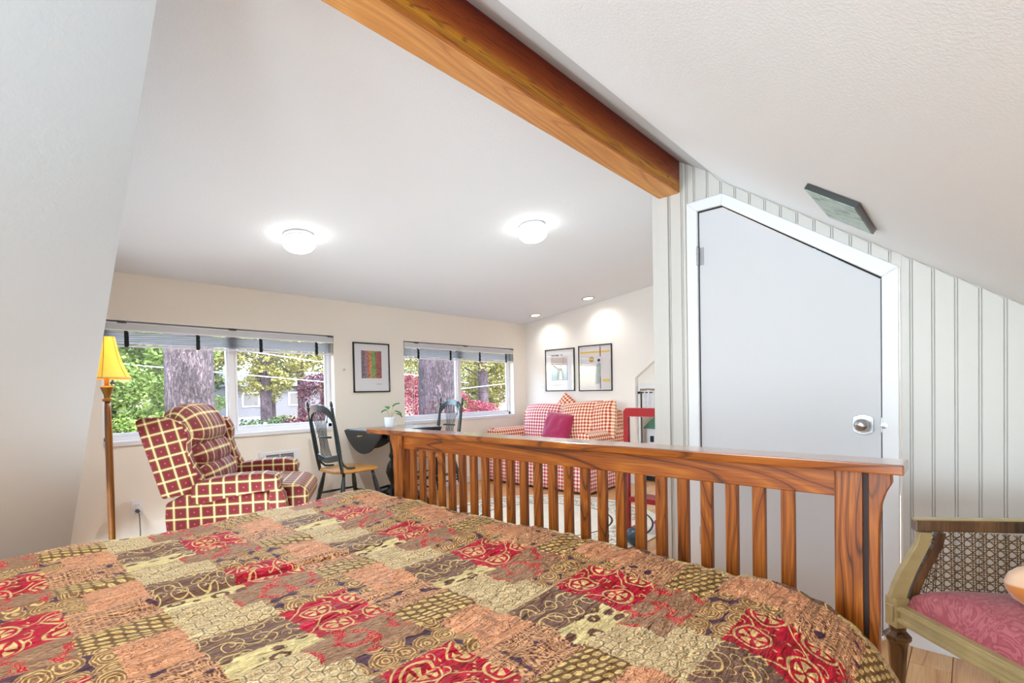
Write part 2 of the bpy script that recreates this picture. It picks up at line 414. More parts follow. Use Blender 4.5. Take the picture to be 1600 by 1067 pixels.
# ------------------------------------------------------------------ setting
XD, XG, YW = 2.576, 5.03, 4.36
# floor: sub-floor slab with planks laid on it
fl_o = struct(MB().box((-2.8, -1.9, -0.12), (6.1, YW+0.1, -0.018)).build('floor', m_floor), 'honey oak plank floor')
pb = []
row = 0; y = -1.2
while y < YW-0.01:
    x = 1.35 - rnd.random()*1.3 if y > -1.3 else 0
    while x < 5.85:
        L = rnd.uniform(1.1, 1.9); x1 = min(x+L, 5.9)
        w = min(0.125, YW-y)
        MB().box((x+0.001, y+0.001, -0.018), (x1-0.001, y+w-0.001, rnd.uniform(-0.0008, 0))).build('plank', m_floor, fl_o, bevel=0.0015, seg=1)
        x = x1
    y += 0.125
def wall_with_holes(axis, a, b, u0, u1, ztop, z0, holes, mat, name):
    """wall slab between a..b on 'axis'; spans u0..u1 on the other; ztop(u); rectangular holes (u0,u1,z0,z1)"""
    mb = MB(); cuts = sorted({u0, u1, *[h[0] for h in holes], *[h[1] for h in holes]})
    for i in range(len(cuts)-1):
        c0, c1 = cuts[i], cuts[i+1]; h = [q for q in holes if q[0] <= c0+1e-6 and q[1] >= c1-1e-6]
        def seg(zb0, zb1, zt0, zt1):
            mb.prism([(c0, zb0), (c1, zb1), (c1, zt1), (c0, zt0)], axis, a, b)
        if h:
            seg(z0, z0, h[0][2], h[0][2]); seg(h[0][3], h[0][3], ztop(c0), ztop(c1))
        else: seg(z0, z0, ztop(c0), ztop(c1))
    return struct(mb.build(name, mat))
shed = lambda y: 1.946 + 0.126*(YW-y)
W1 = (0.62, 2.31, 0.766, 1.613); W2 = (3.09, 4.79, 0.766, 1.613)
ww = wall_with_holes(1, YW, YW+0.14, -2.7, XG+0.0, lambda u: shed(YW)+0.02, 0, [W1, W2], m_wall, 'wall_window')
ww['label'] = 'cream wall with the two long windows'
# gable wall: full height to y=2.752, then only above the diagonal
gp = MB().prism([(2.752, 0), (2.752, 1.189), (1.52, 2.16), (1.1, 2.16), (1.1, shed(1.1)), (YW+0.14, shed(YW+0.14)), (YW+0.14, 0)], 0, XG, XG+0.02)
struct(gp.build('wall_gable', m_gable), 'pale end wall behind the checked sofa')
# recess side, soffit and back wall with opening
struct(MB().prism([(2.752, 0), (2.752, 1.189), (2.790, 1.20), (2.790, 0)], 0, XG+0.02, XG+0.072)
       .prism([(2.752, 1.189), (1.52, 2.16), (1.55, 2.19), (2.790, 1.20)], 0, XG+0.02, XG+0.072).build('wall_recess', m_gable), 'recess side and sloping soffit')
struct(MB().prism([(2.725, 0), (2.725, 1.065), (1.2, 1.065), (1.2, 2.3), (1.5, 2.3), (2.79, 1.22), (2.79, 0)], 0, XG+0.07, XG+0.11).build('wall_recess_back', m_gable), 'back of the recess above the curtained opening')
struct(MB().box((6.0, 1.2, 0), (6.04, 3.2, 1.4)).box((XG+0.11, 3.05, 0), (6.0, 3.08, 1.4)).box((XG+0.11, 1.2, 1.4), (6.04, 3.2, 1.43)).box((XG+0.11, 1.2, 0), (6.04, 1.22, 1.4)).build('wall_closet', m_gable), 'inside of the low closet')
struct(MB().box((XG+0.055, 2.722, 0), (XG+0.07, 2.746, 1.125)).box((XG+0.055, 1.7, 1.068), (XG+0.07, 2.722, 1.125)).build('trim_opening', m_white), 'white casing of the curtained opening')
# shed ceiling, strip by the beam, slopes
struct(MB().prism([(0.9, shed(0.9)+0.0), (YW+0.14, shed(YW+0.14)), (YW+0.14, shed(YW+0.14)+0.06), (0.9, shed(0.9)+0.06)], 0, 0.33, XG+0.4).build('ceiling', m_ceil), 'grey white textured shed ceiling')
sl = lambda y: 1.446 + 0.713*y
bend = [(0.962, 2.152), (0.945, 2.138), (0.92, 2.114), (0.88, sl(0.88)), (0.6, sl(0.6)), (-1.75, sl(-1.75))]
th_ = 0.05
struct(MB().prism(bend + [(-1.75, sl(-1.75)+th_+0.02), (0.962, sl(0.962)+th_+0.03)], 0, -2.7, XD+0.1).build('ceiling_slope', m_slope, smooth=True, angle=25), 'steep white textured ceiling slope over the door')
struct(MB().prism([(1.132, 2.264), (0.962, 2.152), (0.962, 2.21), (1.132, 2.32)], 0, -2.7, XD+0.1).build('ceiling_strip', plaster('strip_painted_shade', '#BEC2C3', 0.0002, 50)), 'narrow band between the beam and the white slope, its shade painted grey')  # shade beside the beam is put into the strip's grey colour
sl2 = lambda y: 3.143 - 0.713*y
# left slope, ends on the slightly skew edge measured in the photograph
yb = 4.40; xe = lambda y: 0.348 + (y-1.506)*0.0245
A_ = [(-2.7, 1.25, sl2(1.25)), (xe(1.25), 1.25, sl2(1.25)), (xe(yb), yb, sl2(yb)), (-2.7, yb, sl2(yb))]
T_ = [(x, y+0.035, z+0.05) for x, y, z in A_]
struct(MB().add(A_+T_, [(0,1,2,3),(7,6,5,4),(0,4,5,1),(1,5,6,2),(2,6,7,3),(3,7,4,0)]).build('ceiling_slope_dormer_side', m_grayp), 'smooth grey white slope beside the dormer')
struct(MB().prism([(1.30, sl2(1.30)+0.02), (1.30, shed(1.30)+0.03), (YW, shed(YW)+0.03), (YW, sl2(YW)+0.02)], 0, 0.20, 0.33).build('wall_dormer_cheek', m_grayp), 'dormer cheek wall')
struct(MB().box((-2.7, 1.0, 2.36), (0.34, 1.4, 2.40)).build('ceiling_ridge', m_ceil))
# beam
bm_ = sroot('ceiling_beam', 'long honey fir beam under the ridge')
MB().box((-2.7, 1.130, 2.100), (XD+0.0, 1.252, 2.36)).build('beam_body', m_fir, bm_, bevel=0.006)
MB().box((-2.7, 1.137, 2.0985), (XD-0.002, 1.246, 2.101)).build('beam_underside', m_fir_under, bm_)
# rear walls (out of view)
wall_with_holes(0, -2.74, -2.70, -1.9, 4.4, lambda u: 2.45, 0, [(-0.2, 2.0, 0.75, 2.0)], m_wall, 'wall_rear')
struct(MB().box((-2.7, -1.55, 0), (XD+0.1, -1.50, 0.42)).build('wall_knee', m_bead))
# door wall ---------------------------------------------------------------
DW = sroot('wall_door', 'cream beadboard wall around the clipped-corner door')
# structural backing with the door opening
ytops = lambda y: min(sl(y), 2.26) if y < 1.128 else 2.6
MB().prism([(1.255, 0), (1.255, 2.60), (1.128, 2.60), (1.045, 2.25), (0.9, sl(0.9)+0.02), (-1.5, sl(-1.5)+0.02), (-1.5, 0), (0.212, 0), (0.212, 1.543), (0.905, 2.031), (1.089, 2.026), (1.089, 0)], 0, XD+0.006, XD+0.09).build('wall_backing', m_bead, DW)
MB().box((XD-0.002, 1.2, 0), (XD+0.09, 1.255, 2.101)).build('corner_board', m_bead, DW, bevel=0.003)
def board(y0, y1, zb):        # y0<y1
    zt0 = sl(y0)-0.0 if y0 < 0.95 else min(2.262, 2.262-(1.128-y0)*0.62); zt1 = sl(y1) if y1 < 0.95 else min(2.262, 2.262-(1.128-y1)*0.62)
    mb = MB()
    g = 0.0016; b = 0.006
    # flat board, a bead along one edge, a recessed groove between
    mb.prism([(y0+b+2*g, zb(y0)), (y1-g*0.5, zb(y1)), (y1-g*0.5, zt1), (y0+b+2*g, zt0)], 0, XD-0.001, XD+0.007)
    mb.prism([(y0+g*0.7, zb(y0)), (y0+b+g*0.7, zb(y0)), (y0+b+g*0.7, zt0), (y0+g*0.7, zt0)], 0, XD-0.0005, XD+0.007)
    mb.build('board', m_bead, DW, bevel=0.0012, seg=1)
def over_door(y):
    if y < 0.205 or y > 1.095: return 0.0
    if y > 0.905: return 2.03
    return 1.543 + (y-0.212)*(2.031-1.543)/(0.905-0.212)
gy = 1.2 - 0.0
yy = 1.198
edges = []
base = 0.5765
k = -25
while base + k*0.0677 < 1.198:
    edges.append(base+k*0.0677); k += 1
edges.append(1.198)
for a, b in zip(edges[:-1], edges[1:]):
    if b-a < 0.012: continue
    if a < 0.206 < b:
        board(a, 0.206, lambda y: 0.0)
        continue
    if a < 1.092 < b:
        board(1.092, b, lambda y: 0.0); board(a, 1.088, lambda y: 2.03); continue
    mid = (a+b)/2
    board(a, b, over_door)
struct(MB().box((XD+0.02, 1.255, 0), (XG, 1.30, 2.4)).build('wall_closet_side', m_bead))
# baseboards
struct(MB().box((XD-0.012, -1.5, 0), (XD-0.004, 0.205, 0.11)).build('baseboard_door_side', m_white, bevel=0.002))
struct(MB().box((0.5, YW-0.012, 0), (XG, YW, 0.085)).build('baseboard_window_side', m_white, bevel=0.002))
struct(MB().box((XG-0.012, 2.76, 0), (XG, YW-0.012, 0.085)).build('baseboard_gable_side', m_white, bevel=0.002))
# door -------------------------------------------------------------------
dr = sroot('door_1', 'white flush door with a clipped sloping top corner')
co = [(0.212, 0), (0.212, 1.543), (0.905, 2.031), (1.089, 2.026), (1.089, 0)]
ci = [(0.269, 0), (0.269, 1.511), (0.914, 1.975), (1.034, 1.975), (1.034, 0)]
mb = MB(); n = 5
for i in range(4):
    a, b, c, d = co[i], co[i+1], ci[i+1], ci[i]
    mb.prism([a, b, c, d], 0, XD-0.018, XD+0.002)
mb.build('casing', m_white, dr, bevel=0.003, seg=1)
jo = [(0.262, 0), (0.262, 1.514), (0.912, 1.982), (1.040, 1.982), (1.040, 0)]
mb = MB()
ci2 = [(0.252, 0), (0.252, 1.53), (0.90, 2.0), (1.06, 2.0), (1.06, 0)]
cg = [(0.2735, 0.006), (0.2735, 1.5055), (0.9130, 1.9685), (1.0285, 1.9685), (1.0285, 0.006)]
for i in range(4): mb.prism([ci2[i], ci2[i+1], cg[i+1], cg[i]], 0, XD+0.0025, XD+0.006)
mb.build('door_gap_shade', m_dark, dr)  # black ring painted in for the shade of the gap round the slab
cd = [(0.2735, 0.006), (0.2735, 1.5050), (0.9130, 1.9665), (1.0285, 1.9665), (1.0285, 0.006)]
MB().prism(cd, 0, XD-0.004, XD+0.03).build('door_slab', m_door, dr, bevel=0.0015, seg=1)
for hz in (1.742, 0.30):
    mb = MB(); 
    for kx in range(3): mb.lathe([(0.0055, -0.0145), (0.0065, -0.013), (0.0065, 0.013), (0.0055, 0.0145)], (XD-0.020, 1.0325, hz-0.030+kx*0.030), 10)
    mb.lathe([(0.002, 0.044), (0.005, 0.048), (0.003, 0.053)], (XD-0.020, 1.0325, hz), 10)
    mb.box((XD-0.006, 1.005, hz-0.045), (XD-0.0035, 1.030, hz+0.045)); h = mb.build('hinge', m_nickel, dr); h['label'] = 'nickel butt hinge'
# knob with shaped back plate
kn = bpy.data.objects.new('door_knob', None); C.objects.link(kn); kn.parent = dr; kn.location = (XD-0.004, 0.336, 0.898); kn['label'] = 'satin nickel knob on a shaped back plate'
s_ = 0.034
pts = []
for q in range(4):
    a0 = q*math.pi/2
    loc = [(s_, s_*0.72), (s_, s_*0.98), (s_*0.80, s_*0.98)]
    arc = [(s_*0.62*math.cos(t), s_*0.66+s_*0.62*math.sin(t)*0.95) for t in [R(20+14*i) for i in range(11)]]
    base_ = [(s_, 0.6*s_), (s_*0.98, 0.80*s_), (s_*0.66, 0.84*s_)] + ([(s_*0.6*math.cos(R(30+i*15)), s_*0.84+s_*0.36*math.sin(R(i*22.5))) for i in range(9)] if q % 2 == 0 else [])
    for (x, yv) in (base_ if q % 2 == 0 else [(x2, y2) for x2, y2 in [(s_*0.84, 0.66*s_), (s_*0.80, 0.98*s_), (s_*0.6, s_)]]):
        pts.append((x*math.cos(a0)-yv*math.sin(a0), x*math.sin(a0)+yv*math.cos(a0)))
pl = []
for i in range(48):
    t = 2*math.pi*i/48; c, s2 = math.cos(t), math.sin(t)
    rr = 0.037 / max(abs(c), abs(s2)) ; rr = min(rr, 0.046)
    if abs(s2) > 0.86: rr = 0.043
    elif 0.80 < abs(s2) <= 0.86: rr = 0.041
    pl.append((rr*c, rr*s2))
MB().prism(pl, 0, -0.005, 0.0).build('back_plate', m_nickel, kn, bevel=0.0015, seg=1)
MB().prism([(a*0.8, b*0.8) for a, b in pl], 0, -0.008, -0.004).build('back_plate_rim', m_nickel, kn, bevel=0.001, seg=1)
MB().lathe([(0.014, 0.0), (0.012, -0.02), (0.022, -0.032), (0.027, -0.045), (0.0265, -0.055), (0.020, -0.063), (0.008, -0.067), (0.001, -0.0675)], (0, 0, 0), 28, 0).build('knob', m_nickel, kn, smooth=True)
lk = MB().box((XD-0.016, 0.2695, 0.868), (XD-0.003, 0.2725, 0.928)).lathe([(0.003, 0), (0.012, 0.001), (0.012, 0.006), (0.003, 0.007)], (XD-0.021, 0.262, 0.895), 16, 0).build('strike_plate', m_nickel, dr); lk['label'] = 'nickel strike plate on the casing'

# ------------------------------------------------------------------ windows
m_glass = None
g = G('window_glass'); tr = g.t.nodes.new('ShaderNodeBsdfTransparent'); gl = g.t.nodes.new('ShaderNodeBsdfGlossy'); gl.inputs['Roughness'].default_value = 0.02
mx = g.t.nodes.new('ShaderNodeMixShader'); mx.inputs[0].default_value = 0.05
g.t.links.new(tr.outputs[0], mx.inputs[1]); g.t.links.new(gl.outputs[0], mx.inputs[2]); g.t.links.new(mx.outputs[0], g.out.inputs[0]); m_glass = g.m
def window(name, w, label, mull):
    x0, x1, z0, z1 = w; r = sroot(name, label)
    f = 0.035; yo = YW+0.07
    MB().box((x0, yo, z0), (x0+f, yo+0.05, z1)).box((x1-f, yo, z0), (x1, yo+0.05, z1)).box((x0, yo, z0), (x1, yo+0.05, z0+f)).box((x0, yo, z1-f), (x1, yo+0.05, z1)).build('window_frame', m_vinyl, r, bevel=0.003, seg=1)
    mb = MB().box((mull-0.022, yo-0.012, z0+0.01), (mull+0.022, yo+0.04, z1-0.01)); mb.box((mull+0.026, yo-0.004, z0+0.02), (mull+0.045, yo+0.03, z1-0.02)).build('meeting_stile', m_vinyl, r, bevel=0.003, seg=1)
    for a, b, dy in ((x0+f, mull-0.02, 0.0), (mull+0.03, x1-f, 0.012)):
        s = MB().box((a, yo+dy, z0+f), (a+0.018, yo+0.03, z1-f)).box((b-0.018, yo+dy, z0+f), (b, yo+0.03, z1-f)).box((a, yo+dy, z0+f), (b, yo+0.03, z0+f+0.022)).box((a, yo+dy, z1-f-0.022), (b, yo+0.03, z1-f)).build('sash', m_vinyl, r, bevel=0.002, seg=1)
        MB().box((a+0.01, yo+0.016, z0+f+0.01), (b-0.01, yo+0.019, z1-f-0.01)).build('pane', m_glass, s)
    MB().box((x0-0.0, YW-0.012, z0-0.030), (x1+0.0, yo+0.0, z0+0.004)).build('window_sill', m_white, r, bevel=0.004)
    l = MB().box((mull-0.03, yo-0.02, z0+0.40), (mull-0.02, yo-0.01, z0+0.46)).build('latch', m_vinyl, r)
window('window_1', W1, 'long white slider window behind the recliner', 1.455)
window('window_2', W2, 'long white slider window behind the dining table', 3.90)
m_slat = plain('grey_blind_slats', '#E9E9E8', 0.5); m_head = plain('blind_headrail', '#C9CCD0', 0.35); m_tape = plain('black_ladder_tape', '#18201C', 0.8); m_brk = plain('dark_bracket', '#4A4038', 0.5)
def blind(w, tapes, label, cordx):
    x0, x1, z0, z1 = w; t = thing('window_blind', label, 'blind', ((x0+x1)/2, YW+0.03, z1-0.20), group=None)
    L = (x1-x0)/2-0.006; top = 0.185
    MB().box((-L, -0.035, top-0.052), (L, 0.025, top)).build('headrail', m_head, t, bevel=0.003, seg=1)
    MB().box((-L, -0.0375, top-0.056), (L, -0.035, top-0.048)).box((-L, -0.0375, top-0.006), (L, -0.035, top)).build('headrail_lip', m_vinyl, t)
    mb = MB(); n = 17
    for i in range(n):
        z = top-0.062-i*0.0050
        mb.grid(lambda a, b: (-L+2*L*a, -0.03+0.05*b, z+0.0035*math.sin(math.pi*b)+0.0009*math.sin(31*a+i*2.1)), 24, 2)
    sm = mb.build('slat', m_slat, t, fixn=False); sm['kind'] = 'stuff'; sm['label'] = 'pulled-up stack of grey slats'
    MB().box((-L, -0.032, top-0.165), (L, 0.022, top-0.152)).build('bottom_rail', m_vinyl, t, bevel=0.004, seg=1)
    for x in tapes:
        xx = x-(x0+x1)/2
        MB().grid(lambda a, b: (xx-0.011+0.022*a, -0.034-0.006*abs(math.sin(b*9)), top-0.055-0.115*b), 3, 24).grid(lambda a, b: (xx-0.007+0.022*a, -0.036-0.007*abs(math.cos(b*8)), top-0.065-0.10*b), 3, 24).build('ladder_tape', m_tape, t, fixn=False)
    for x in (tapes[0]-0.02, (tapes[0]+tapes[-1])/2, x1-0.03):
        MB().box((x-(x0+x1)/2-0.025, -0.042, top-0.004), (x-(x0+x1)/2+0.025, -0.0, top+0.006)).build('bracket', m_brk, t)
    for dx, le in ((0, 0.78 if cordx > 4 or cordx < 3.5 and x0 > 3 else 0.33), (0.022, 0.66 if x0 > 3 else 0.42)):
        MB().tube([(cordx+dx-(x0+x1)/2, -0.042, top-0.05), (cordx+dx*1.1-(x0+x1)/2, -0.044, top-0.05-le)], 0.0022, 6).build('pull_cord', m_vinyl, t)
    return t
blind(W1, [0.76, 1.20, 1.66, 2.14], 'raised grey slatted blind over the window behind the recliner', 2.22)
blind(W2, [3.27, 3.72, 4.18, 4.64], 'raised grey slatted blind over the window behind the dining table', 3.18)

# ------------------------------------------------------------------ ceiling lights
m_domeg = emit('lit_opal_glass', (1, 0.97, 0.92, 1), 7.0); m_pan = plain('white_fixture_pan', '#E6E6E6', 0.4)
def dome(x, y, label):
    t = thing('ceiling_light', label, 'light', (x, y, shed(y)-0.003)); t.rotation_euler = (R(-7.2), 0, 0)
    MB().lathe([(0.092, 0.0), (0.094, -0.012), (0.086, -0.016), (0.086, -0.026), (0.078, -0.032)], (0, 0, 0), 32).build('fixture_pan', m_pan, t, smooth=True, angle=40)
    MB().lathe([(0.080, -0.030), (0.094, -0.040), (0.099, -0.056), (0.094, -0.075), (0.076, -0.094), (0.045, -0.107), (0.012, -0.112), (0.001, -0.1125)], (0, 0, 0), 32).build('glass_shade', m_domeg, t, smooth=True); down(t, 42)
def down(t, e):
    d = bpy.data.lights.new('dome_light', 'SPOT'); d.energy = e; d.spot_size = R(172); d.spot_blend = 0.6; d.shadow_soft_size = 0.0; d.color = (0.94, 0.97, 1.0)
    o = bpy.data.objects.new('dome_light', d); C.objects.link(o); o.parent = t; o.location = (0, 0, -0.125)
dome(1.46, 3.17, 'lit opal dome light on the ceiling, the one above the recliner')
dome(2.68, 2.24, 'lit opal dome light on the ceiling, the one by the beam and door wall')
m_can = emit('lit_lamp_face', (1, 0.86, 0.62, 1), 10.0); m_canrim = plain('brass_tinted_rim', '#B59F77', 0.35, 0.5)
def can(x, y, label):
    t = thing('recessed_light', label, 'light', (x, y, shed(y))); t.rotation_euler = (R(-7.2), 0, 0)
    MB().lathe([(0.058, 0.001), (0.072, -0.001), (0.073, -0.005), (0.060, -0.008), (0.056, -0.004), (0.055, -0.001)], (0, 0, 0), 28, cap=False).build('trim_ring', m_canrim, t, smooth=True)
    MB().lathe([(0.052, -0.001), (0.050, -0.005), (0.02, -0.007), (0.001, -0.007)], (0, 0, 0), 24).build('lamp', m_can, t, smooth=True)
    d = bpy.data.lights.new('recessed_spot', 'SPOT'); d.energy = 8; d.spot_size = R(118); d.spot_blend = 1.0; d.shadow_soft_size = 0.03; d.color = (1, 0.95, 0.90)
    o = bpy.data.objects.new('recessed_spot', d); C.objects.link(o); o.parent = t; o.location = (0, 0, -0.03); o.rotation_euler = (0, R(-24), 0)
can(4.76, 3.95, 'small recessed ceiling light next to the window wall')
can(4.75, 3.17, 'small recessed ceiling light above the pictures')

# ------------------------------------------------------------------ bed
bed = thing('bed', 'mission oak slatted bed, its footboard topped by a wide cap rail', 'bed', (1.30, 1.05, 0))
BX = 1.30; BY = 1.05
def L_(x, y, z): return (x-BX, y-BY, z)
MB().box(L_(1.262, 0.098, 0.884), L_(1.372, 2.092, 0.905)).build('cap_rail', m_cap, bed, bevel=0.003)
MB().box(L_(1.312, 0.222, 0.820), L_(1.338, 1.868, 0.884)).build('top_rail', m_oak, bed, bevel=0.002, seg=1)
MB().box(L_(1.312, 0.222, 0.24), L_(1.338, 1.868, 0.36)).build('bottom_rail', m_oak, bed, bevel=0.002, seg=1)
for a, b in ((0.175, 0.224), (1.866, 1.985)):
    pass
MB().box(L_(1.300, 0.172, 0.0), L_(1.352, 0.224, 0.884)).build('post', m_oakz, bed, bevel=0.003)
MB().box(L_(1.300, 1.866, 0.0), L_(1.352, 1.928, 0.884)).build('post', m_oakz, bed, bevel=0.003)
def corbel(y0, sg):
    pr = [(0, 0.884), (0.040, 0.884), (0.041, 0.858), (0.030, 0.835), (0.023, 0.812), (0.020, 0.78), (0.018, 0.70), (0.018, 0.05), (0, 0.05)]
    MB().prism([(y0+sg*a-BY, z) for a, z in pr], 0, 1.308-BX, 1.345-BX).build('corbel', m_oakz, bed, bevel=0.002, seg=1)
corbel(0.163, -1); corbel(1.928, 1)
MB().box(L_(1.309, 0.161, 0.05), L_(1.343, 0.174, 0.88)).build('corbel_groove', plain('dark_groove_brown', '#240C04', 0.6), bed)  # dark brown strip between post and corbel
sl0 = None
for i in range(24):
    yv = 1.8296-0.0649*i
    if sl0 is None:
        sl0 = MB().box((-0.010, -0.029, 0.36), (0.010, 0, 0.822)).build('slat', m_oakz, bed, bevel=0.0015, seg=1); o = sl0
    else: o = share(sl0, 'slat', bed)
    o.location = (1.325-BX, yv-BY, 0)
for y0, y1 in ((0.16, 0.185), (1.93, 1.955)): MB().box(L_(-0.75, y0, 0.22), L_(1.30, y1, 0.36)).build('side_rail', m_oak, bed, bevel=0.003)
MB().box(L_(-0.75, 0.19, 0.30), L_(1.20, 1.925, 0.57)).build('mattress', plain('mattress_ticking', '#E8E3DA', 0.9), bed, bevel=0.05, seg=4)
for y0 in (0.17, 1.92): MB().box(L_(-0.80, y0, 0.0), L_(-0.75, y0+0.05, 1.2)).build('post', m_oakz, bed, bevel=0.003)
MB().box(L_(-0.79, 0.22, 0.5), L_(-0.76, 1.92, 1.15)).build('headboard', m_oakz, bed, bevel=0.003)
# comforter ---------------------------------------------------------------
def ycurve(t):
    """arc coordinate t (equals y on the flat) -> (y, z drop); rounded shoulders then hanging"""
    def side(d, rad):
        # d = distance past the shoulder start; superelliptic quarter turn of radius rad then vertical
        q = rad*math.pi/2
        if d <= q:
            a = d/rad; return rad*math.sin(a), rad*(1-math.cos(a))
        return rad + 0.02*(d-q), rad+(d-q)
    if t < 0.34:
        dy, dz = side(0.34-t, 0.27); return 0.34-dy, dz
    if t > 1.96:
        dy, dz = side(t-1.96, 0.22); return 1.96+dy*1.15, dz
    return t, 0.0
def xcurve(s):
    r0 = 1.17
    if s > r0:
        d = s-r0; rad = 0.085; q = rad*math.pi/2
        if d <= q: a = d/rad; return r0+rad*math.sin(a), rad*(1-math.cos(a))
        return r0+rad+0.0*(d-q), rad+(d-q)
    return s, 0.0
S0, S1, T0, T1 = -0.72, 1.42, -0.22, 2.55
def comf(a, b):
    s = S0+(S1-S0)*a; t = T0+(T1-T0)*b
    x, dz1 = xcurve(s); y, dz2 = ycurve(t)
    flat = math.exp(-(dz1+dz2)*6)
    nz = mnoise.noise(Vector((s*1.6, t*9, 0.3)))*0.006 + mnoise.noise(Vector((s*3.2, t*3.2, 2)))*0.008 + mnoise.noise(Vector((s*3.2, t*26, 5)))*0.0085 + mnoise.noise(Vector((s*14, t*20, 9)))*0.0050
    cre = 0.0
    for (c0, amp, w, sl_) in ((0.62, 0.010, 0.008, 0.05), (0.95, 0.016, 0.008, 0.03), (1.14, 0.010, 0.008, -0.05), (1.31, 0.016, 0.009, -0.03), (1.50, 0.010, 0.007, 0.04), (1.68, 0.014, 0.009, 0.02), (1.88, 0.010, 0.008, -0.02)):
        dd = t-(c0+sl_*s+0.012*math.sin(s*9+c0*7)); cre -= amp*math.exp(-(dd/w)**2)*(0.3+0.7*max(0, math.sin(s*4+c0*9)))
    z = 0.625 + 0.022*math.exp(-((s-1.12)/0.16)**2) - dz1 - dz2 + (nz+cre)*(0.35+0.65*flat)
    if dz2 > 0.15 and t < 1: y += 0.014*math.sin(s*13+0.5)*min(1, (dz2-0.15)*5)-0.0
    if dz2 > 0.12 and t > 1: y += 0.012*math.sin(s*11)*min(1, (dz2-0.12)*5)
    return (x, y, max(z, 0.16))
def cuv(a, b): return (S0+(S1-S0)*a, T0+(T1-T0)*b)
cm = MB().grid(comf, 300, 330, cuv)
cmo = cm.build('bedspread', comforter_mat(), smooth=True, fixn=False)
sd = cmo.modifiers.new('thick', 'SOLIDIFY'); sd.thickness = 0.012; sd.offset = -1
tag(cmo, 'red, brown and gold brocade patchwork bedspread spread over the whole bed', 'bedspread')

# ------------------------------------------------------------------ soft helpers
def pillow_mb(w, h, d, pinch=0.10, n=22, seed=0, wrinkle=0.014, rc_=0.30):
    """pillow standing in the local XZ... faces +-Y; centre at origin"""
    mb = MB()
    for sgn in (1, -1):
        def fn(a, b):
            u = 2*a-1; v = 2*b-1
            e = (1-abs(u)**2.6)*(1-abs(v)**2.6); e = max(e, 0)
            th = d/2*e**0.5
            k = 1-pinch*(1-(abs(u*v))**1.5)*0.55*(abs(u)**6+abs(v)**6)*0.6
            wr = wrinkle*mnoise.noise(Vector((u*3+seed, v*3, seed*1.7+sgn)))*min(1, e*3)
            ru, rv = u*math.sqrt(1-rc_*v*v/2), v*math.sqrt(1-rc_*u*u/2)
            return (ru*w/2*(1-pinch*0.5*(1-v*v)*abs(u)), sgn*(th+wr), rv*h/2*(1-pinch*0.5*(1-u*u)*abs(v)))
        mb.grid(fn, n, n, (lambda a, b: (a*w, b*h)))
    return mb
def soft(mbx, name, mat, parent, bevel=0.03, loc=None, seg=4):
    return mbx.build(name, mat, parent, bevel=bevel, seg=seg, smooth=True, boxuv=True, loc=loc)

# ------------------------------------------------------------------ recliner (local x forward, y away from the camera, z up)
rc = thing('recliner', 'maroon and gold plaid wing recliner with a button-tufted back', 'armchair', (1.18, 2.92, 0), R(-32))
bd = MB().prism([(-0.55, 0.07), (-0.575, 0.40), (-0.57, 0.485), (-0.44, 0.550), (-0.10, 0.52), (0.02, 0.50), (0.035, 0.30), (0.03, 0.07)], 1, 0.03, 0.72)
soft(bd, 'body', m_plaid, rc, 0.02)
for y0, y1 in ((0.0, 0.095), (0.655, 0.75)):
    w_mb = MB().prism([(-0.575, 0.515), (-0.692, 0.945), (-0.66, 0.962), (-0.535, 0.962), (-0.468, 0.925), (-0.440, 0.86), (-0.448, 0.78), (-0.425, 0.70), (-0.375, 0.60), (-0.38, 0.545)], 1, y0, y1)
    if y0 > 0.3: w_mb.v = [(x+(0.055 if x > -0.5 else 0.0), y, z) for x, y, z in w_mb.v]
    w_ = soft(w_mb, 'wing', m_plaid, rc, 0.018)
    ul = w_.data.uv_layers[0].data; ca, sa = math.cos(R(-14)), math.sin(R(-14))
    for q in ul: a_, b_ = q.uv; q.uv = (a_*ca-b_*sa, a_*sa+b_*ca)
soft(MB().prism([(-0.56, 0.50), (-0.66, 0.93), (-0.60, 0.955), (-0.52, 0.90), (-0.46, 0.55)], 1, 0.075, 0.675), 'back_frame', m_plaid, rc, 0.02)
def puff(name, s0, z0, s1, z1, d, y0=0.085, y1=0.665, bulge=0.05, rows=4):
    """upholstered roll between two side-profile points, bulging forward and up"""
    mb = MB(); ax = Vector((s1-s0, 0, z1-z0)); nrm = Vector((ax.z, 0, -ax.x)).normalized()
    if nrm.x < 0: nrm = -nrm
    def fn(a, b):
        t = a*2*math.pi; yv = y0+(y1-y0)*b; e = max(0.0, 1-abs(2*b-1)**4)**0.5
        tuft = 1-0.10*(abs(math.sin(b*math.pi*3)) < 0.25)
        along = -math.cos(t)*0.5; out = math.sin(t)
        sgn = lambda q: (1 if q >= 0 else -1)
        al = sgn(along)*abs(along*2)**0.8*0.5; ou = sgn(out)*abs(out)**0.75
        c = Vector((s0, 0, z0)) + ax*(0.5+al*(0.30+0.70*e)*1.06) + nrm*(ou*(d if out > 0 else 0.06)*(0.02+0.98*e)*tuft)
        return (c.x, yv, c.z)
    per = ax.length*2+d*1.5
    mb.grid(fn, 28, 30, lambda a, b: (y0+(y1-y0)*b, a*per))
    return mb.build(name, m_plaid, rc, smooth=True)
puff('head_cushion', -0.455, 0.775, -0.575, 1.005, 0.120, 0.04, 0.675)
puff('lumbar_cushion', -0.44, 0.640, -0.50, 0.815, 0.105, 0.06, 0.69)
puff('lower_cushion', -0.41, 0.520, -0.46, 0.690, 0.105, 0.06, 0.69)
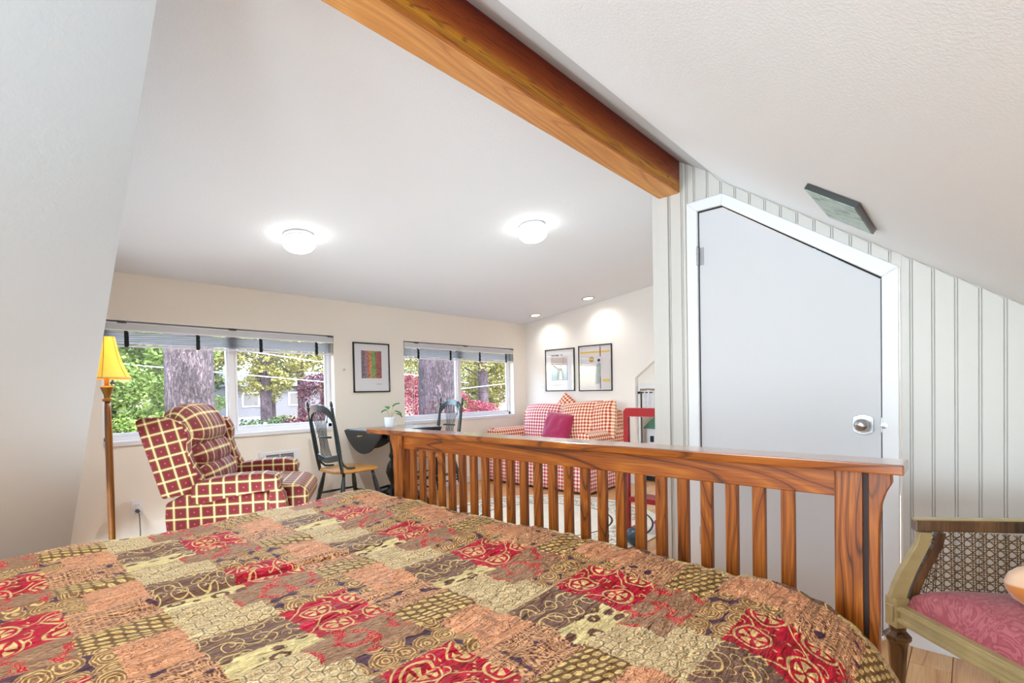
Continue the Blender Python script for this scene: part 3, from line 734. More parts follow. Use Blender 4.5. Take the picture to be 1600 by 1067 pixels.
# seat + footrest cushion
sc_ = MB().prism([(-0.42, 0.44), (-0.42, 0.55), (-0.10, 0.555), (0.10, 0.535), (0.155, 0.49), (0.15, 0.42), (0.11, 0.36), (0.03, 0.34)], 1, 0.115, 0.635)
soft(sc_, 'seat_cushion', m_plaid, rc, 0.03)
soft(MB().prism([(0.035, 0.12), (0.035, 0.38), (0.095, 0.38), (0.105, 0.14)], 1, 0.13, 0.62), 'footrest', m_plaid, rc, 0.02)
for y0, y1 in ((-0.03, 0.11), (0.64, 0.78)):
    ar = MB().prism([(-0.43, 0.49), (-0.425, 0.585), (-0.36, 0.612), (-0.22, 0.630), (-0.06, 0.632), (0.005, 0.617), (0.022, 0.575), (0.012, 0.535), (-0.12, 0.525), (-0.26, 0.505), (-0.385, 0.478)], 1, y0, y1)
    soft(ar, 'arm', m_plaid, rc, 0.028, seg=4)
    soft(MB().prism([(-0.05, 0.34), (-0.04, 0.54), (0.012, 0.545), (0.038, 0.50), (0.05, 0.42), (0.04, 0.34)], 1, y0+0.03, y1-0.03), 'arm_front', m_plaid, rc, 0.015)
for s in (-0.50, -0.02):
    for yv in (0.08, 0.67): MB().box((s-0.025, yv-0.025, 0), (s+0.025, yv+0.025, 0.08)).build('foot', m_black, rc, bevel=0.004)

# ------------------------------------------------------------------ floor lamp
lx, ly = 0.552, 3.72
fp = thing('floor_lamp', 'lit floor lamp with a yellow bell shade on a gilt pole by the dormer slope', 'lamp', (lx, ly, 0))
MB().lathe([(0.13, 0.0), (0.132, 0.012), (0.11, 0.025), (0.05, 0.035), (0.025, 0.055), (0.016, 0.09)], n=28).build('base', m_brass, fp, smooth=True)
m_pole = wood('amber_wood_pole', '#5E3010', '#9A6020', '#BE8A3A', 2, 6, 2.0, 0.25, 0.8)
MB().lathe([(0.014, 0.08), (0.0165, 0.2), (0.0185, 0.5), (0.0185, 0.85), (0.016, 1.02), (0.014, 1.05)], n=20).build('pole', m_pole, fp, smooth=True)
MB().lathe([(0.014, 1.05), (0.024, 1.055), (0.024, 1.066), (0.015, 1.072), (0.017, 1.09), (0.030, 1.128), (0.033, 1.136), (0.026, 1.142), (0.012, 1.146), (0.011, 1.20), (0.007, 1.205)], n=20).build('urn_collar', m_brass, fp, smooth=True, angle=50)
g = G('lit_lamp_shade'); z_ = g.sep(g.coord())[2]
g.set(color='#F2C450', em=g.ramp((z_-1.19)/0.24, [(0.0, '#C98A3C'), (0.45, '#F0AE2C'), (0.8, '#FFD23A'), (1.0, '#F2B62C')]), es=0.75, rough=0.8); m_shade = g.m
mb = MB(); prof = [(0.118, 1.188), (0.108, 1.205), (0.090, 1.245), (0.070, 1.30), (0.056, 1.36), (0.047, 1.415), (0.044, 1.43)]
mb.lathe(prof, n=24, cap=False); mb.lathe([(r-0.002, z) for r, z in prof], n=24, cap=False)
mb.build('lamp_shade', m_shade, fp, smooth=True)
for k in range(6):
    t = k*math.pi/3+0.2
    MB().tube([(r*1.01*math.cos(t), r*1.01*math.sin(t), z) for r, z in prof], 0.0016, 5).build('shade_seam', m_brass, fp)
MB().lathe([(0.118, 1.184), (0.120, 1.186), (0.120, 1.192), (0.117, 1.193)], n=28, cap=False).build('shade_trim', plain('shade_trim', '#E8C070', 0.7), fp)
MB().lathe([(0.012, 1.20), (0.014, 1.24), (0.028, 1.275), (0.03, 1.30), (0.02, 1.33), (0.002, 1.34)], n=16).build('bulb', emit('lit_bulb', (1, 0.72, 0.35, 1), 12), fp, smooth=True)

# ------------------------------------------------------------------ dining chairs (facing +x locally)
def dining_chair(loc, rz, label):
    t = thing('dining_chair', label, 'chair', loc, rz, 'dining chairs'); rz_ = 0
    # seat: saddle-shaped plan
    pl = []
    for i in range(40):
        a = 2*math.pi*i/40; c, s = math.cos(a), math.sin(a)
        x = 0.205*(abs(c)**0.55)*(1 if c > 0 else -1); yv = (0.205+0.018*c)*(abs(s)**0.6)*(1 if s > 0 else -1); pl.append((x, yv))
    mb = MB(); n = 40
    vs = [(x*0.93, yv*0.93, 0.425) for x, yv in pl] + [(x, yv, 0.434) for x, yv in pl] + [(x*0.99, yv*0.99, 0.448) for x, yv in pl] + [(x*0.9, yv*0.9, 0.453) for x, yv in pl] + [(0, 0, 0.443)]
    fs = [tuple(range(n-1, -1, -1))]
    for j in range(3):
        for k in range(n): fs.append((j*n+k, j*n+(k+1) % n, (j+1)*n+(k+1) % n, (j+1)*n+k))
    for k in range(n): fs.append((3*n+k, 3*n+(k+1) % n, 4*n))
    mb.add(vs, fs); mb.build('seat', m_seat, t, smooth=True, angle=50)
    ends = []
    for sx in (-1, 1):
        for sy in (-1, 1):
            a = Vector((0.135*sx, 0.14*sy, 0.43)); b = Vector((0.215*sx-(0.0), 0.205*sy, 0.0)); ends.append((sx, sy, a, b))
            pr = [0.012, 0.014, 0.019, 0.021, 0.017, 0.021, 0.018, 0.015, 0.012]; m = len(pr)
            MB().tube([a.lerp(b, i/(m-1)) for i in range(m)], pr, 10).build('leg', m_green, t, smooth=True)
    def onleg(sx, sy, z):
        a, b = [(q[2], q[3]) for q in ends if q[0] == sx and q[1] == sy][0]; return a.lerp(b, (0.43-z)/0.43)
    for z in (0.17, 0.24):
        for sy in (-1, 1):
            p, q = onleg(-1, sy, z), onleg(1, sy, z); MB().tube([p, p.lerp(q, .3), p.lerp(q, .5), p.lerp(q, .7), q], [0.007, 0.011, 0.008, 0.011, 0.007], 8).build('stretcher', m_green, t, smooth=True)
    for z, sx in ((0.14, 1), (0.22, 1), (0.19, -1)):
        p, q = onleg(sx, -1, z), onleg(sx, 1, z); MB().tube([p, p.lerp(q, .3), p.lerp(q, .5), p.lerp(q, .7), q], [0.007, 0.012, 0.008, 0.012, 0.007], 8).build('stretcher', m_green, t, smooth=True)
    xb = lambda z: -0.165 - (z-0.44)*0.16
    for sy in (-1, 1):
        P_ = lambda z: (xb(z), sy*(0.165+(z-0.44)*0.02), z)
        zs = [0.43, 0.46, 0.52, 0.62, 0.75, 0.90, 0.945, 0.955, 0.965, 0.975, 0.99, 1.005, 1.015]
        rs = [0.012, 0.014, 0.017, 0.019, 0.018, 0.013, 0.011, 0.015, 0.009, 0.011, 0.013, 0.009, 0.003]
        MB().tube([P_(z) for z in zs], rs, 10).build('back_post', m_green, t, smooth=True)
        # steam-bent brace from post down to the seat
        pts = [(xb(0.56)+0.004, sy*0.166, 0.56), (xb(0.5)+0.02, sy*0.166, 0.50), (xb(0.46)+0.05, sy*0.165, 0.468), (xb(0.45)+0.09, sy*0.16, 0.462), (xb(0.45)+0.125, sy*0.155, 0.462)]
        MB().tube(pts, [0.008, 0.009, 0.009, 0.009, 0.008], 8).build('brace', m_green, t, smooth=True)
    def bent(z0f, h, th, name, xoff=0.0, w=0.160):
        mb = MB(); n = 20; vs = []; 
        for i in range(n+1):
            u = 2*i/n-1; z0 = z0f(u); bow = -0.018*(1-u*u)
            for (dx, dz) in ((-th/2, 0), (th/2, 0), (th/2, h(u)), (-th/2, h(u))):
                z = z0+dz; vs.append((xb(z)+bow+dx+xoff, u*w, z))
        fs = [(0, 1, 2, 3), tuple(n*4+k for k in (3, 2, 1, 0))]
        for i in range(n):
            for k in range(4): fs.append((i*4+k, i*4+(k+1) % 4, (i+1)*4+(k+1) % 4, (i+1)*4+k))
        return mb.add(vs, fs).build(name, m_green, t, bevel=0.002, seg=1)
    bent(lambda u: 0.845+0.088*(1-u*u)**0.7 if abs(u) < 1 else 0.845, lambda u: 0.056+0.006*abs(u), 0.022, 'crest_rail')
    bent(lambda u: 0.520-0.012*math.cos(u*3), lambda u: 0.052, 0.018, 'lower_rail')
    bent(lambda u: 0.715, lambda u: 0.017, 0.016, 'middle_rail', w=0.090)
    for i in range(9):
        u = (i-4)/4.0
        top = (xb(0.93)-0.015*(1-u*u*0.6), u*0.118, 0.86+0.082*(1-(u*0.74)**2)**0.7)
        mid = (xb(0.72)-0.018, u*0.056, 0.725); low = (xb(0.56)-0.016, u*0.078, 0.562)
        m1 = (xb(0.83)-0.018, u*0.078, 0.83)
        MB().tube([low, (xb(.64)-0.018, u*0.060, 0.64), mid, m1, top], 0.0031, 6).build('spindle', m_green, t, smooth=True)
    return t
dining_chair((2.165, 3.885, 0), R(4), 'dark green spindle-back chair with honey seat, between recliner and table')
dining_chair((3.235, 4.08, 0), R(180), 'dark green spindle-back chair on the sofa side of the table, seen through the slats')

# ------------------------------------------------------------------ drop-leaf table
tb = thing('dining_table', 'black drop-leaf pedestal table with its rounded leaf hanging', 'table', (2.70, 3.99, 0), R(4))
MB().box((-0.33, -0.28, 0.728), (0.33, 0.28, 0.748)).build('tabletop', plain('green_black_top', '#22302A', 0.12, coat=0.6), tb, bevel=0.004)
def leaf(sign, axis):
    pts = [(-0.28, 0.0)] + [(-0.28+0.56*i/24, -0.205*math.sin(math.pi*i/24)**0.75) for i in range(1, 24)] + [(0.28, 0.0)]
    mb = MB()
    if axis == 0: mb.prism([(a, 0.740+b) for a, b in pts], 0, sign*0.334, sign*0.352)
    else: mb.prism([(a*1.15, 0.740+b) for a, b in pts], 1, sign*0.284, sign*0.302)
    o = mb.build('drop_leaf', m_black, tb, bevel=0.003, seg=1); return o
leaf(-1, 0); leaf(1, 0); leaf(-1, 1); leaf(1, 1)
MB().box((-0.22, -0.20, 0.67), (0.22, 0.20, 0.728)).build('apron', m_black, tb, bevel=0.003)
MB().lathe([(0.09, 0.12), (0.10, 0.15), (0.06, 0.19), (0.045, 0.22), (0.065, 0.27), (0.085, 0.33), (0.07, 0.40), (0.04, 0.45), (0.055, 0.48), (0.04, 0.52), (0.045, 0.62), (0.09, 0.67)], n=24).build('pedestal', m_black, tb, smooth=True, angle=50)
for k in range(4):
    t = k*math.pi/2+math.pi/4; c, s = math.cos(t), math.sin(t)
    MB().tube([(0.05*c, 0.05*s, 0.17), (0.14*c, 0.14*s, 0.15), (0.24*c, 0.24*s, 0.08), (0.31*c, 0.31*s, 0.035), (0.335*c, 0.335*s, 0.022)], [0.045, 0.042, 0.034, 0.028, 0.02], 10).build('leg', m_black, tb, smooth=True)
ho = MB().tube([(-0.365, -0.02, 0.700), (-0.385, -0.01, 0.694), (-0.385, 0.02, 0.694), (-0.362, 0.03, 0.700)], 0.005, 8).build('leaf_handle', m_brass, tb); ho['label'] = 'brass leaf catch'

# potted plant on the table
pp = thing('potted_plant', 'small trailing green plant in a white ribbed pot on the table', 'plant', (2.645, 3.97, 0.748))
mb = MB(); n = 48; prof = [(0.036, 0.0), (0.046, 0.015), (0.051, 0.05), (0.052, 0.09), (0.054, 0.098), (0.047, 0.098), (0.044, 0.085)]
vs = []; fs = []
for j, (r, z) in enumerate(prof):
    for k in range(n):
        t = 2*math.pi*k/n; rr = r*(1+(0.025*math.sin(t*12+z*60) if 0 < j < 4 else 0)); vs.append((rr*math.cos(t), rr*math.sin(t), z))
for j in range(len(prof)-1):
    for k in range(n): fs.append((j*n+k, j*n+(k+1) % n, (j+1)*n+(k+1) % n, (j+1)*n+k))
fs.append(tuple(range(n-1, -1, -1)))
mb.add(vs, fs).build('pot', plain('white_ceramic', '#EDEFF2', 0.25), pp, smooth=True)
MB().lathe([(0.045, 0.080), (0.046, 0.088), (0.001, 0.090)], n=20).build('soil', plain('potting_soil', '#3A2A1C', 0.95), pp)
m_leaf = plain('plant_leaf', '#4C9A2C', 0.4, var=0.3, vs=60); m_stem = plain('plant_stem', '#A8B070', 0.6)
def leafobj(p, d, up, ln, wd, parent, mat, name='leaf'):
    p = Vector(p); d = Vector(d).normalized(); side = d.cross(Vector(up)).normalized(); nn = side.cross(d)
    mb = MB()
    def fn(a, b):
        w = wd*math.sin(math.pi*min(1, a*1.02)**0.7)*(b-0.5)*2*0.5
        return tuple(p + d*ln*a + side*w + nn*(0.18*ln*math.sin(a*2.4) + abs(b-0.5)*wd*0.35))
    return mb.grid(fn, 8, 4).build(name, mat, parent, smooth=True, fixn=False)
for tip, ld, ln in (((-0.03, 0.0, 0.165), (-0.4, 0.2, -0.3), 0.055), ((0.025, -0.01, 0.19), (0.7, -0.2, 0.2), 0.075), ((0.05, -0.005, 0.15), (0.7, -0.3, -0.6), 0.07), ((0.07, 0.0, 0.125), (0.6, -0.5, -0.7), 0.06), ((0.0, 0.02, 0.17), (-0.1, 0.8, 0.2), 0.05)):
    MB().tube([(tip[0]*0.2, tip[1]*0.2, 0.085), (tip[0]*0.5, tip[1]*0.5, 0.13), tip], 0.0016, 6).build('stem', m_stem, pp)
    leafobj(tip, ld, (0, 0, 1), ln, 0.060, pp, m_leaf)

# ------------------------------------------------------------------ sofa (world axes, facing -x)
so = thing('sofa', 'red and white gingham sofa with rolled arms against the end wall', 'sofa', (4.6, 3.55, 0))
def S_(x, y, z): return (x-4.6, y-3.55, z)
soft(MB().box(S_(4.21, 2.86, 0.10), S_(4.98, 4.26, 0.32)), 'body', m_ging, so, 0.01)
def skirt(name, p0, p1, outw):
    mb = MB(); p0 = Vector(p0); p1 = Vector(p1); L = (p1-p0).length; o = Vector(outw)
    def fn(a, b):
        q = p0.lerp(p1, a) + o*(0.012*(1-b)) + o*0.003*math.sin(a*L*40)*(1-b); return (q.x, q.y, 0.02+0.36*b)
    mb.grid(fn, 40, 4, lambda a, b: (a*L, b*0.36)); ob = mb.build(name, m_ging, so, smooth=True, fixn=False)
    s = ob.modifiers.new('t', 'SOLIDIFY'); s.thickness = 0.008
skirt('skirt', S_(4.19, 4.28, 0), S_(4.19, 2.83, 0), (-1, 0, 0)); skirt('skirt', S_(4.19, 2.83, 0), S_(4.97, 2.83, 0), (0, -1, 0))
MB().box(S_(4.205, 2.85, 0.0), S_(4.96, 4.27, 0.03)).build('plinth', m_dark, so)
soft(MB().box(S_(4.185, 3.0, 0.32), S_(4.86, 4.10, 0.455)), 'seat_cushion', m_ging, so, 0.035)
for y0, y1 in ((2.815, 2.99), (4.11, 4.285)):
    pr = [(y0+0.02, 0.30), (y0-0.005, 0.47), (y0-0.02, 0.56), (y0+0.01, 0.615), (y0+0.08, 0.635), (y0+0.16, 0.61), (y1+0.0, 0.55), (y1, 0.30)]
    soft(MB().prism([(a-3.55, z) for a, z in pr], 0, 4.20-4.6, 4.93-4.6), 'arm', m_ging2, so, 0.025)
soft(MB().prism([(4.80-4.6, 0.42), (4.83-4.6, 0.80), (4.90-4.6, 0.84), (4.99-4.6, 0.82), (5.0-4.6, 0.12), (4.80-4.6, 0.12)], 1, 2.88-3.55, 4.24-3.55), 'backrest', m_ging2, so, 0.03)
def cushion(name, mat, w, h, d, loc, rot, label, cat='cushion', group=None, **k):
    mb = pillow_mb(w, h, d, **k)
    o = mb.build(name, mat, smooth=True); o.location = loc; o.rotation_euler = rot
    return tag(o, label, cat, group)
# in local space the pillow faces +-Y; rotate 90deg so it faces -X and lean back
cushion('sofa_cushion', m_ging, 0.58, 0.50, 0.24, (4.76, 3.85, 0.675), (R(-12), R(0), R(-88)), 'large red and white gingham cushion in the window-side corner of the sofa', group='gingham sofa cushions', seed=1)
cushion('sofa_cushion', m_ging2, 0.64, 0.52, 0.24, (4.72, 3.27, 0.690), (R(-13), R(-4), R(-94)), 'large warm gingham cushion leaning in the middle of the sofa', group='gingham sofa cushions', seed=2)
cushion('sofa_cushion', m_ging2, 0.46, 0.46, 0.20, (4.70, 2.99, 0.72), (R(-12), R(-8), R(-104)), 'gingham cushion squashed against the sofa arm by the recess', group='gingham sofa cushions', seed=3)
cushion('sofa_cushion', m_ging2, 0.38, 0.36, 0.12, (4.88, 3.58, 0.80), (R(-6), R(38), R(-90)), 'gingham cushion with one corner poking up behind the others', group='gingham sofa cushions', seed=4)
cushion('throw_pillow', plain('magenta_cotton', '#A31C4C', 0.8, var=0.06, sheen=0.4), 0.40, 0.37, 0.15, (4.56, 3.49, 0.635), (R(-16), R(6), R(-92)), 'plain magenta throw pillow in front of the gingham cushions', 'pillow', seed=6)

# ------------------------------------------------------------------ pictures
m_mat = plain('mat_board', '#EDEEF2', 0.6); m_frame = plain('black_frame', '#15120E', 0.35, coat=0.3)
def art_colour():
    g = G('painted_bands'); x, y, z = g.sep(g.coord()); n = g.noise(g.coord(), 26, 3, 0.6, 1.5)
    f = (x+0.085)/0.17 + (n-0.5)*0.55
    c = g.ramp(f, [(0.0, '#5A4A6A'), (0.14, '#8E86A0'), (0.24, '#C8402C'), (0.36, '#E58A2C'), (0.46, '#C9A24A'), (0.54, '#4F9A30'), (0.68, '#7FC44A'), (0.76, '#2F6A34'), (0.84, '#C02C34'), (1.0, '#8E2430')])
    v = g.voro(g.coord(), 26, 0.8); l = (v*4).fract(); c = g.mix(g.step(l, 0.8, 0.05)*0.55, c, lin('#F0C8B8')); c = g.mix(g.step(g.noise(g.coord(), 45, 2), 0.6, 0.05)*0.5, c, lin('#4A2A48'))
    g.set(color=c, rough=0.6); return g.m
def picture(name, label, centre, w, h, normal_axis, parts, fw=0.012, dep=0.018):
    """built facing -Y locally (x right, z up), then turned to its wall"""
    t = thing(name, label, 'picture', centre)
    if normal_axis == 'x': t.rotation_euler = (0, 0, R(-90))
    W, H = w/2, h/2
    MB().box((-W, -dep, -H), (-W+fw, 0, H)).box((W-fw, -dep, -H), (W, 0, H)).box((-W, -dep, -H), (W, 0, -H+fw)).box((-W, -dep, H-fw), (W, 0, H)).build('picture_frame', m_frame, t, bevel=0.0015, seg=1)
    MB().box((-W+fw, -0.008, -H+fw), (W-fw, -0.001, H-fw)).build('mat_board', m_mat, t)
    for nm, mat, (x0, z0, x1, z1), dy in parts: MB().box((x0, -0.008-dy, z0), (x1, -0.0075, z1)).build(nm, mat, t)
    MB().box((-W+fw, -0.0125, -H+fw), (W-fw, -0.0115, H-fw)).build('glazing', m_picglass, t)
    return t
g = G('picture_glass'); tr = g.t.nodes.new('ShaderNodeBsdfTransparent'); gl = g.t.nodes.new('ShaderNodeBsdfGlossy'); gl.inputs['Roughness'].default_value = 0.02
mx = g.t.nodes.new('ShaderNodeMixShader'); mx.inputs[0].default_value = 0.08
g.t.links.new(tr.outputs[0], mx.inputs[1]); g.t.links.new(gl.outputs[0], mx.inputs[2]); g.t.links.new(mx.outputs[0], g.out.inputs[0]); m_picglass = g.m
picture('picture', 'framed abstract in purple, orange, green and red bands with wide white mat', (2.704, YW, 1.325), 0.405, 0.485, 'y',
        [('artwork', art_colour(), (-0.115, -0.105, 0.110, 0.165), 0.0012), ('signature', plain('pencil', '#9A9AA0', 0.8), (0.05, -0.165, 0.11, -0.160), 0.0008)])
def art_figure():
    g = G('blue_figure_print'); x, y, z = g.sep(g.coord()); n = g.noise(g.coord(), 22, 3, 0.5, 0.8)
    c = g.ramp((z+0.09)/0.28+(n-0.5)*0.5, [(0.0, '#6FA6CE'), (0.35, '#A8C4DA'), (0.55, '#C9B6BE'), (0.8, '#CBBFB6'), (1.0, '#D6CEC8')])
    g.set(color=c, rough=0.6); return g.m
m_ink = plain('teal_ink', '#3F5E63', 0.6); m_inkl = plain('grey_ink', '#9FB0BC', 0.7); m_fig = plain('blue_figure', '#35627E', 0.6); m_figw = plain('white_figure', '#E4E6EA', 0.6)
p1 = picture('picture', 'framed print of a dancer in blue on a pale ground, nearer the window', (XG, 3.788, 1.318), 0.455, 0.530, 'x',
        [('print', art_figure(), (-0.135, -0.13, 0.120, 0.165), 0.0010), ('small_text', m_inkl, (-0.12, -0.195, 0.02, -0.190), 0.0008), ('small_text', m_inkl, (-0.12, -0.180, 0.09, -0.176), 0.0008)])
mb = MB()
for i, wd in enumerate((0.020, 0.013, 0.013, 0.014, 0.012, 0.014, 0.013)):
    x = -0.135+i*0.018
    mb.box((x, -0.0100, 0.173), (x+0.013, -0.0085, 0.193)) if i not in (0, 3) else mb.box((x, -0.0100, 0.173), (x+0.004, -0.0085, 0.193)).box((x, -0.01, 0.189), (x+0.013, -0.0085, 0.193)).box((x, -0.01, 0.181), (x+0.011, -0.0085, 0.184))
mb.box((0.02, -0.01, 0.177), (0.03, -0.0085, 0.193)).box((0.038, -0.01, 0.175), (0.048, -0.0085, 0.191)); mb.build('heading_text', m_ink, p1)
MB().prism([(-0.05, -0.125), (-0.035, 0.0), (-0.01, 0.02), (0.03, 0.015), (0.05, -0.03), (0.06, -0.125)], 1, -0.0112, -0.0095).build('dress', m_fig, p1)
MB().prism([(-0.01, -0.12), (0.0, -0.04), (0.015, -0.01), (0.03, -0.04), (0.04, -0.12)], 1, -0.0114, -0.0110).build('dress_panel', m_figw, p1)
MB().tube([(-0.11, -0.0105, 0.075), (-0.08, -0.0105, 0.045), (-0.02, -0.0105, 0.012), (0.03, -0.0105, 0.01)], 0.004, 6).build('arm_line', m_ink, p1)
MB().lathe([(0.001, -0.0112), (0.017, -0.0108), (0.017, -0.0098), (0.001, -0.0095)], (0.02, 0, 0.045), 14, 1).build('head', plain('mauve_head', '#9C7E8C', 0.6), p1)
m_yel = plain('yellow_band', '#E3C14C', 0.6); m_pg = plain('pale_print', '#DCD9DC', 0.6); m_mar = plain('maroon_line', '#7A2A3A', 0.6)
p2 = picture('picture', 'framed print crossed by yellow bands and a maroon line, nearer the recess', (XG, 3.268, 1.322), 0.465, 0.545, 'x',
        [('print', m_pg, (-0.205, -0.25, 0.205, 0.25), 0.0008), ('yellow_band', m_yel, (-0.205, 0.175, 0.205, 0.197), 0.0012), ('yellow_band', m_yel, (0.10, -0.165, 0.205, -0.135), 0.0012),
         ('maroon_line', m_mar, (0.068, 0.13, 0.082, 0.25), 0.0016), ('maroon_line', m_mar, (0.068, -0.25, 0.080, -0.09), 0.0016)])
MB().lathe([(0.001, -0.0112), (0.035, -0.0108), (0.035, -0.0098), (0.001, -0.0095)], (-0.045, 0, 0.10), 18, 1).build('sunflower', plain('ochre_flower', '#B8963C', 0.6, var=0.5, vs=60), p2)
MB().lathe([(0.001, -0.0112), (0.018, -0.0108), (0.018, -0.0098), (0.001, -0.0095)], (0.055, 0, 0.088), 14, 1).build('dark_cap', plain('navy_head', '#2C3A55', 0.6), p2)
MB().prism([(0.005, -0.19), (0.0, -0.06), (0.03, 0.04), (0.07, 0.065), (0.085, 0.03), (0.08, -0.08), (0.06, -0.19)], 1, -0.0105, -0.0093).build('figure', plain('grey_green_figure', '#A9B4AE', 0.6, var=0.3, vs=40), p2)
# little green print on the slope
def on_slope(y, off=0.0): return Vector((0, y, sl(y))) + Vector((0, 0.5806, -0.8142))*off
gp_ = thing('picture', 'small unframed green print on the white ceiling slope above the door', 'picture', (2.03, 0.315, sl(0.315)))
ys = Vector((0, 0.8142, 0.5806)); nn = Vector((0, 0.5806, -0.8142)); xx = Vector((1, 0, 0))
gp_.matrix_world = Matrix(((xx.x, ys.x, nn.x, 2.03), (xx.y, ys.y, nn.y, 0.315), (xx.z, ys.z, nn.z, sl(0.315)), (0, 0, 0, 1)))
W_, H_ = 0.185, 0.085
MB().box((-W_, -H_, 0.0005), (W_, H_, 0.018)).build('panel', m_frame, gp_)
g = G('green_print'); n = g.noise(g.coord(), 22, 3, 0.6, 0.5); g.set(color=g.ramp(n, [(0.35, '#5E7264'), (0.5, '#93AC9C'), (0.6, '#A6BDAD'), (0.75, '#6C8076')]), rough=0.35); m_gpr = g.m
MB().box((-W_+0.004, -H_+0.004, 0.018), (W_-0.004, H_-0.004, 0.0195)).build('artwork', m_gpr, gp_)

# ------------------------------------------------------------------ small wall things
def outlet(name, label, x, z, cat='outlet'):
    t = thing(name, label, cat, (x, YW, z))
    MB().box((-0.036, -0.005, -0.058), (0.036, 0, 0.058)).build('cover_plate', m_vinyl, t, bevel=0.002)
    for dz in (-0.02, 0.02):
        MB().lathe([(0.001, -0.0075), (0.0165, -0.007), (0.017, -0.004)], (0, 0, dz), 18, 1).build('socket', m_vinyl, t)
        MB().box((-0.008, -0.0082, dz-0.004), (-0.006, -0.007, dz+0.006)).box((0.006, -0.0082, dz-0.004), (0.008, -0.007, dz+0.006)).build('slot', m_dark, t)
    return t
outlet('wall_outlet', 'white duplex outlet on the wall between the lamp and the recliner', 0.79, 0.29)
pc = thing('power_plug', 'grey plug with its cord in the lower socket of the outlet', 'plug', (0.79, YW-0.0085, 0.27))
m_gray = plain('grey_rubber', '#55565A', 0.6)
MB().lathe([(0.013, 0.0), (0.013, -0.016), (0.008, -0.026), (0.004, -0.03)], (0, 0, 0), 14, 1).build('plug_body', m_gray, pc, smooth=True, angle=40)
MB().tube([(0, -0.028, 0), (0.003, -0.040, -0.012), (0.006, -0.038, -0.06), (0.009, -0.03, -0.16), (0.0, -0.03, -0.262), (-0.10, -0.10, -0.266), (-0.2, -0.4, -0.266)], 0.0032, 8).build('cord', m_gray, pc, smooth=True)
sw = thing('light_switch', 'white toggle switch on the end wall beside the window-side picture', 'switch', (XG, 4.075, 1.10))
MB().box((-0.005, -0.036, -0.058), (0, 0.036, 0.058)).build('cover_plate', m_vinyl, sw, bevel=0.002)
MB().box((-0.014, -0.004, -0.002), (-0.004, 0.004, 0.014)).build('toggle', m_vinyl, sw)
hk = thing('wall_hook', 'tiny white hook on the wall between first window and abstract picture', 'hook', (2.41, YW, 1.30))
MB().lathe([(0.012, 0), (0.012, -0.004), (0.004, -0.006), (0.004, -0.016), (0.008, -0.02), (0.001, -0.022)], (0, 0, 0), 14, 1).build('knob', m_vinyl, hk, smooth=True)
vt = thing('wall_heater', 'white wall heater with louvred grille low under the first window', 'heater', (1.79, YW, 0.49))
MB().box((-0.17, -0.016, -0.105), (0.17, 0, 0.105)).build('housing', m_vinyl, vt, bevel=0.005)
MB().box((-0.115, -0.0165, -0.08), (-0.005, -0.0155, 0.08)).box((0.005, -0.0165, -0.08), (0.115, -0.0155, 0.08)).build('grille_recess', plain('heater_shadow', '#6A6A68', 0.6), vt)
for i in range(11):
    z = -0.075+i*0.015
    MB().box((-0.115, -0.022, z), (-0.005, -0.016, z+0.006)).box((0.005, -0.022, z), (0.115, -0.016, z+0.006)).build('louvre', plain('louvre_grey', '#B0B0AE', 0.4) if i == 0 else bpy.data.materials['louvre_grey'], vt)

# ------------------------------------------------------------------ red open frame stand, things near it
rf = thing('frame_stand', 'red painted open wooden frame stand beyond the footboard', 'stand', (3.25, 1.67, 0.0112))
MB().prism([(0.200, 0.0), (0.200, 0.895), (0.180, 0.918), (-0.180, 0.918), (-0.200, 0.895), (-0.200, 0.0), (-0.162, 0.0), (-0.162, 0.855), (0.162, 0.855), (0.162, 0.0)], 0, -0.016, 0.016).build('frame', m_red, rf, bevel=0.004)
MB().box((-0.014, -0.162, 0.235), (0.014, 0.162, 0.272)).build('lower_bar', m_red, rf, bevel=0.003)
MB().box((0.014, -0.162, 0.255), (0.16, 0.162, 0.268)).build('shelf', m_red, rf, bevel=0.002)
for sy in (-1, 1): MB().box((-0.03, sy*0.182-0.016, 0.0), (0.20, sy*0.182+0.016, 0.03)).build('foot', m_red, rf, bevel=0.004)
cb = thing('cabinet', 'low white cabinet at the back of the recess, under the toy house', 'cabinet', (5.40, 2.56, 0))
MB().box((-0.12, -0.42, 0.06), (0.30, 0.30, 0.42)).build('body', m_white, cb, bevel=0.004)
MB().box((-0.10, -0.40, 0.0), (0.28, 0.28, 0.06)).build('plinth', m_dark, cb)
MB().box((-0.132, -0.13, 0.08), (-0.12, 0.28, 0.40)).build('door', m_white, cb, bevel=0.003); MB().box((-0.132, -0.40, 0.08), (-0.12, -0.14, 0.40)).build('door', m_white, cb, bevel=0.003)
dh = thing('toy_house', 'white toy house with a green pitched roof on the white cabinet', 'dollhouse', (5.42, 2.56, 0.42))
m_roofg = plain('green_roof', '#4E8468', 0.5, var=0.1)
MB().prism([(-0.30, 0.0), (0.20, 0.0), (0.20, 0.19), (-0.30, 0.19)], 0, -0.12, 0.12).build('wall', m_white, dh)
MB().add([(-0.14, 0.24, 0.185), (-0.14, -0.33, 0.185), (0.14, -0.33, 0.185), (0.14, 0.24, 0.185), (0.0, 0.17, 0.31), (0.0, -0.33, 0.31)],
         [(0, 1, 5, 4), (1, 2, 5), (2, 3, 4, 5), (3, 0, 4), (0, 3, 2, 1)]).build('roof', m_roofg, dh)
MB().box((-0.124, 0.11, 0.03), (-0.12, 0.155, 0.10)).build('window', m_dark, dh)
MB().box((-0.125, -0.0, 0.06), (-0.12, 0.06, 0.15)).build('shutter', plain('painted_flowers', '#7FA060', 0.6, var=0.6, vs=70), dh)
